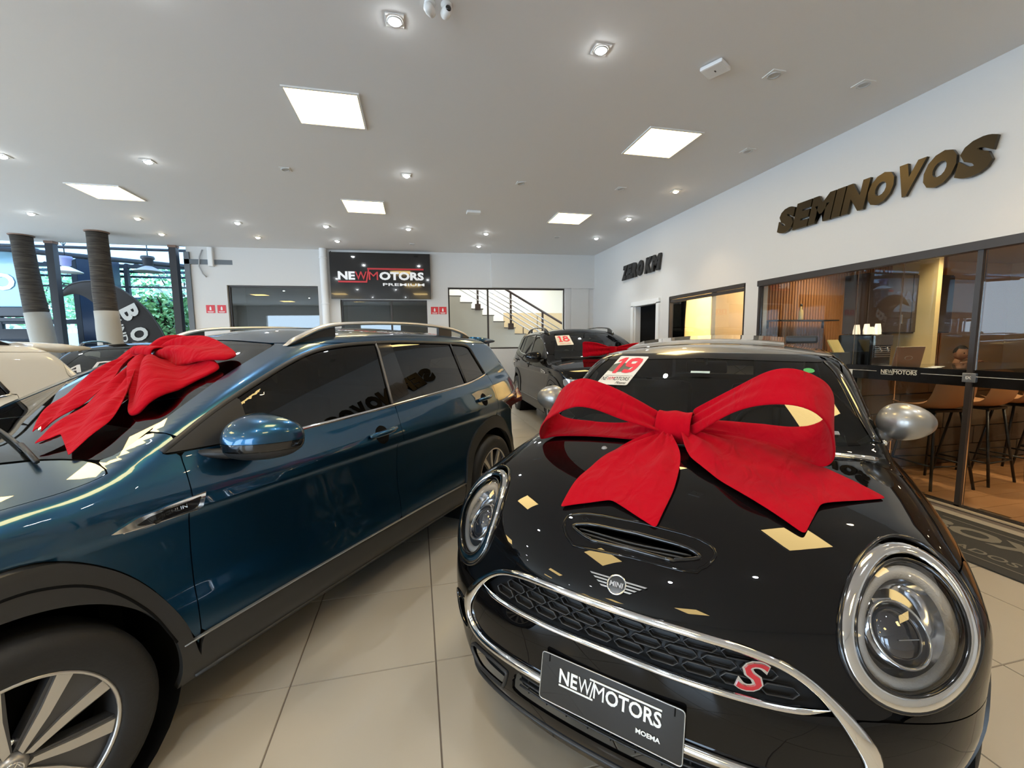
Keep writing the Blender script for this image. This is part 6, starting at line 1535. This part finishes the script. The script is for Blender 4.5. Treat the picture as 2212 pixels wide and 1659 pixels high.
# tall grass-like street tree with leaves, bushes
LF = [mat('leaf_bright', (.34, .60, .28), .5), mat('leaf_mid', (.12, .32, .11), .5), mat('leaf_overexposed', (.62, .80, .60), .5)]  # palest leaf colour imitates overexposed daylight on the foliage
def tree(name, x, y, z0, r, n, label, trunkh, seed, lw=.11, cat='tree', mats=(0, 1, 2), squash=.8):
    t = empty(name, (x, y, 0), 0, label, cat); rd = random.Random(seed)
    if trunkh:
        m = MB(); top = Vector((0, 0, z0)); m.tube([(0, 0, 0), (.05, 0, z0*.5), top], [.10, .08, .06], 8)
        for k_ in range(9):
            a = rd.uniform(0, 6.28); e = Vector((math.cos(a)*r*.75, math.sin(a)*r*.75, z0+rd.uniform(-.1, .6)*r)); m.tube([Vector((0, 0, z0*.7)), (top+e)/2+Vector((0, 0, .1)), e], [.045, .03, .015], 6)
        m.build('trunk', mat('street_bark', (.05, .04, .03), .9), t)
    for q in mats:
        V = []; F_ = []
        for i in range(n//len(mats)):
            while True:
                p_ = Vector((rd.uniform(-1, 1), rd.uniform(-1, 1), rd.uniform(-1, 1)))
                if .25 < p_.length < 1: break
            c_ = Vector((p_.x*r, p_.y*r, z0+p_.z*r*squash)); a, b = rd.uniform(0, 6.28), rd.uniform(-.9, .9); d = Vector((math.cos(a)*math.cos(b), math.sin(a)*math.cos(b), math.sin(b))); s_ = d.cross(Vector((rd.uniform(-1, 1), rd.uniform(-1, 1), 1))).normalized()
            L_ = lw*rd.uniform(.7, 1.3); k_ = len(V); V += [c_, c_+d*L_*.5+s_*L_*.28, c_+d*L_, c_+d*L_*.5-s_*L_*.28]; F_.append((k_, k_+1, k_+2, k_+3))
        m = MB(); m.add(V, F_); m.build('foliage', LF[q], t, recalc=False)
    return t
tree('street_tree', -10.2, 22.0, 3.9, 2.4, 3000, 'airy green street tree seen behind the glass right of the palm trunk', True, 3, .22)
tree('street_tree', -15.6, 22.0, 4.0, 2.3, 3600, 'glare-paled street tree behind the glass between the trunks', True, 8, .24, mats=(2, 0))
tree('street_tree', -21.5, 22.0, 4.0, 2.6, 3000, 'street tree at the far left behind the kiosk', True, 12, .26, mats=(2, 1))
tree('street_tree', -4.9, 22.0, 4.4, 2.3, 3600, 'green street tree behind the white wall end', True, 21, .24)
tree('leafy_bush', -6.95, 13.9, 2.25, .85, 1700, 'bright leafy bush growing beside the black post', True, 5, .15, 'bush', (0, 1), .75)
tree('leafy_bush', -5.3, 14.3, 2.6, .75, 1100, 'tall leafy bush right of the black post', True, 6, .15, 'bush', (0, 1), .8)
tree('leafy_bush', -10.6, 14.2, .65, .5, 500, 'low garden bush between column and left trunk', False, 7, .12, 'bush', (0, 2), .7)
# low concrete table, dark opaque band across the glass
m = empty('garden_bench', (-7.3, 13.0, 0), 0, 'pale concrete bench outside beside the post', 'bench'); mb = MB(); mb.box((0, 0, .95), (1.7, .4, .10)); mb.build('seat', mat('concrete', (.5, .52, .5), .8), m); mb = MB(); mb.box((-.7, 0, .45), (.12, .35, .9)); mb.build('leg', MATS['concrete'], m); mb = MB(); mb.box((.7, 0, .45), (.12, .35, .9)); mb.build('leg', MATS['concrete'], m)
m = empty('parked_bus', (-7.4, 17.9, 0), 0, 'dark blue long vehicle passing behind the glass front', 'bus'); mb = MB(); mb.box((0, 0, 1.55), (6.4, 2.2, 1.5), bev=.15); mb.build('body', mat('bus_navy', (.04, .08, .14), .25, coat=.6), m)
for x in (-2.2, -.8, .6, 2.0): q = MB(); q.box((x, -1.11, 1.85), (1.2, .02, .55), bev=.0); q.build('window', mat('bus_glass', (.02, .04, .06), .05), m)
for x in (-2.2, 2.2):
    for y in (-.95, .95): q = MB(); q.lathe([(0, -.12), (.42, -.12), (.45, 0), (.42, .12), (0, .12)], c=(x, y, .45), ax='y', n=24); q.build('wheel', RUBBER, m)
q = MB(); q.box((0, 0, .72), (6.2, 2.1, .3)); q.build('skirt', DARK, m)
m.scale = (1, 1, 1.35)
m = empty('street_building', (-16, 30, 0), 0, 'pale street building far beyond the trees', 'building'); mb = MB(); mb.box((0, 0, 1.4), (44, 2, 2.8)); mb.build('facade', mat('facade_pale', (.6, .62, .62), .8), m)
for i in range(12):
    for j in range(1): q = MB(); q.box((-20+i*3.6, -1.02, 1.5), (1.6, .1, 1.3)); q.build('window', mat('facade_glass', (.08, .12, .15), .15), m)
# ================================================================ OTHER CARS
BKP = paint('black_suv_paint', (.004, .004, .0045), .0, .3, spec=.0); WHP = paint('white_paint_car', (.62, .58, .50), .0, .3, coat=.8, spec=.2)
def recolor(root, old, new):
    def walk(o):
        if o.type == 'MESH' and any(m == old for m in o.data.materials):
            o.data = o.data.copy()
            for i, m in enumerate(o.data.materials):
                if m == old: o.data.materials[i] = new
        for c in o.children: walk(c)
    walk(root)
def nobow(o): return o
blk = copy_tree(suv); recolor(blk, BLUE, BKP); recolor(blk, CLAD, MATS['satin_black']); recolor(blk, ALU, BLACKG)
place_car(blk, 2.0, 2.82, 5.95, 'black SUV with an 18 card on its windscreen, parked behind the blue one', (1, 1, 1.085))
wht = copy_tree(suv); recolor(wht, BLUE, WHP); recolor(wht, ALU, MATS['satin_black'])
place_car(wht, 38.4, -4.30, 1.93, 'white hatchback at the left edge, its spoiler and rear quarter in view', (.78, 1, .985))
drk = copy_tree(suv); recolor(drk, BLUE, BKP); recolor(drk, ALU, BLACKG)
place_car(drk, -20.0, -3.15, 5.45, 'black car behind the red bow with pale ADO letters on its windscreen', (1, 1, .965))
# ---- price cards stuck on windscreens
CARDW = mat('card_white', (.78, .76, .70), .45); CARDR = mat('card_red', (.80, .03, .05), .45)
def on_glass(pj, corners, off=.004):
    """corners TL TR BR BL as (y, z) in the front projection -> function (u, v) -> point lying on the glass"""
    P = pj.pts('front', np.array([c[0] for c in corners]), np.array([c[1] for c in corners]), start=.15); N = pj.n(P).mean(0); N /= np.linalg.norm(N)
    def f(u, v, h=0.0):
        a = P[3]*(1-u)+P[2]*u; b = P[0]*(1-u)+P[1]*u; return a*(1-v)+b*v+N*(off+h)
    return f
def card(car_obj, pj, corners, num, label, foot=True):
    e = empty('price_card', car_obj.location.copy(), car_obj.rotation_euler[2], label, 'card'); e.scale = car_obj.scale; f = on_glass(pj, corners)
    rr_ = smooth_poly([(0, 0, .05), (1, 0, .05), (1, 1, .05), (0, 1, .05)], n=3); n = len(rr_)
    V = [f(u, v, 0) for u, v in rr_]+[f(u, v, .0015) for u, v in rr_]; mb = MB(); mb.add(V, [tuple(range(n))[::-1], tuple(range(n, 2*n))]+[(i, (i+1) % n, n+(i+1) % n, n+i) for i in range(n)]); mb.build('sheet', CARDW, e)
    def txt(t, u0, u1, v0, v1, m, bold=.0, shear=0):
        V, F = fit_text(t, 1, 1, bold, shear, .001); mb = MB(); mb.add([f(u0+(u1-u0)*v.x, v0+(v1-v0)*v.y, .002+abs(v.z)) for v in V], F); mb.build('lettering', m, e)
    def digit(path, u0, u1, v0, v1, w, closed=False):
        C = curve_pts(path, 8, closed); k = len(C); V = []
        for i in range(k):
            t = C[(i+1) % k]-C[i-1] if closed else C[min(i+1, k-1)]-C[max(i-1, 0)]; t = t/np.linalg.norm(t); n_ = np.array([-t[1], t[0]])
            for q in (-1, 1): p = C[i]+n_*w*q*(1.0 if abs(n_[0]) > .5 else .72); V.append(f(u0+(u1-u0)*p[0], v0+(v1-v0)*p[1], .003))
        F = [(2*i, 2*i+1, (2*i+3) % (2*k), (2*i+2) % (2*k)) for i in range(k if closed else k-1)]; mb = MB(); mb.add(V, F, 0, True); mb.build('lettering', CARDR, e)
    def one(u0, u1, v0, v1, slab=False):
        P_ = [(0, .70), (0, .84), (.42, 1), (.74, 1), (.74, 0), (.34, 0), (.34, .80)] if not slab else [(.0, .78), (.0, .90), (.35, 1), (.75, 1), (.75, .14), (1, .14), (1, 0), (.1, 0), (.1, .14), (.35, .14), (.35, .80)]
        mb = MB(); mb.add([f(u0+(u1-u0)*a, v0+(v1-v0)*b, .003) for a, b in P_], [tuple(range(len(P_)))]); mb.build('lettering', CARDR, e)
    if foot:
        one(.10, .44, .38, .94); digit([(.50, .86), (.24, .80), (.16, .66), (.28, .52), (.50, .48), (.72, .54), (.84, .68), (.76, .81)], .42, .92, .38, .96, .15, True)
        digit([(.84, .66), (.83, .45), (.74, .22), (.52, .13), (.18, .16)], .42, .92, .38, .96, .14)
        txt('NE', .05, .21, .14, .26, BLACK); txt('WM', .22, .44, .14, .26, CARDR); txt('OTORS', .45, .93, .14, .26, BLACK); txt('Moema', .60, .92, .03, .11, BLACK, 0, .3)
        mb = MB(); V = [f(u, v, .0025) for u, v in ((.04, .300), (.96, .300), (.96, .307), (.04, .307))]; mb.add(V, [(0, 1, 2, 3)]); mb.build('rule', BLACK, e)
    else: one(.14, .42, .32, .92, True); digit([(.5, .88), (.24, .82), (.22, .68), (.5, .58), (.78, .68), (.76, .82)], .46, .88, .30, .94, .12, True); digit([(.5, .54), (.18, .44), (.14, .24), (.5, .12), (.86, .24), (.82, .44)], .46, .88, .30, .94, .13, True); txt('MOTORS', .2, .85, .10, .2, CARDR)
    return e
card(mini, pj_mini, [(-.462, 1.322), (-.279, 1.322), (-.340, 1.173), (-.534, 1.167)], '19', 'white card with a big red 19 stuck inside the black hatchback windscreen')
card(blk, pj_suv, [(-.52, 1.395), (-.27, 1.405), (-.29, 1.255), (-.57, 1.245)], '18', 'white card with a red 18 on the far black SUV windscreen', False)
# white ADO letters laid over the dark car's windscreen
f = on_glass(pj_suv, [(-.60, 1.24), (.05, 1.34), (.08, 1.24), (-.66, 1.14)]); e = empty('windscreen_lettering', drk.location.copy(), drk.rotation_euler[2], 'white ADO letters across the dark windscreen behind the bow', 'lettering'); e.scale = drk.scale
V, F = fit_text('ADO', 1, 1, .01, 0, .001, 1.4); mb = MB(); mb.add([f(v.x, v.y, .002+abs(v.z)) for v in V], F); mb.build('letters', mat('letters_white', (.8, .8, .8), .4), e)
# bow on the black SUV bonnet
b3 = own(blk, 'gift_bow', 'small red bow at the foot of the far black SUV windscreen', 'red gift bows on the cars'); b3.scale = blk.scale
def on2(s_, y_, h_): p = pj_suv.pts('top', np.array([s_]), np.array([y_]))[0]; return p+np.array([.02, 0, h_])
for q in (1, -1):
    rows = []
    for i in range(9):
        u = i/8; row = []; b_ = on2(.30, .22+q*.50*u, 0)
        for j in range(7): v = j/6-.5; row.append(b_+np.array([.06*math.sin(u*3.1)+.02*math.sin(v*14), 0, .10+v*(.05+.20*u**.7)+.01*math.sin(v*9+u*5)]))
        rows.append(row)
    cloth('loop', rows, b3, .03)
rows = [[on2(.30, .22+.06*math.cos(t)*1.0, .10)+np.array([.03+.05*math.sin(t), 0, w]) for w in (-.05, -.02, .02, .05)] for t in [k*2*math.pi/10 for k in range(11)]]
cloth('knot', rows, b3, .01)
surf_tail('tail', b3, pj_suv, 'top', [(.28, .14), (.16, .06), (.04, -.05)], [(.28, .24), (.16, .20), (.05, .12)], (.10, .03), lambda u, v: .03*(1-u), ni=10, nj=7)
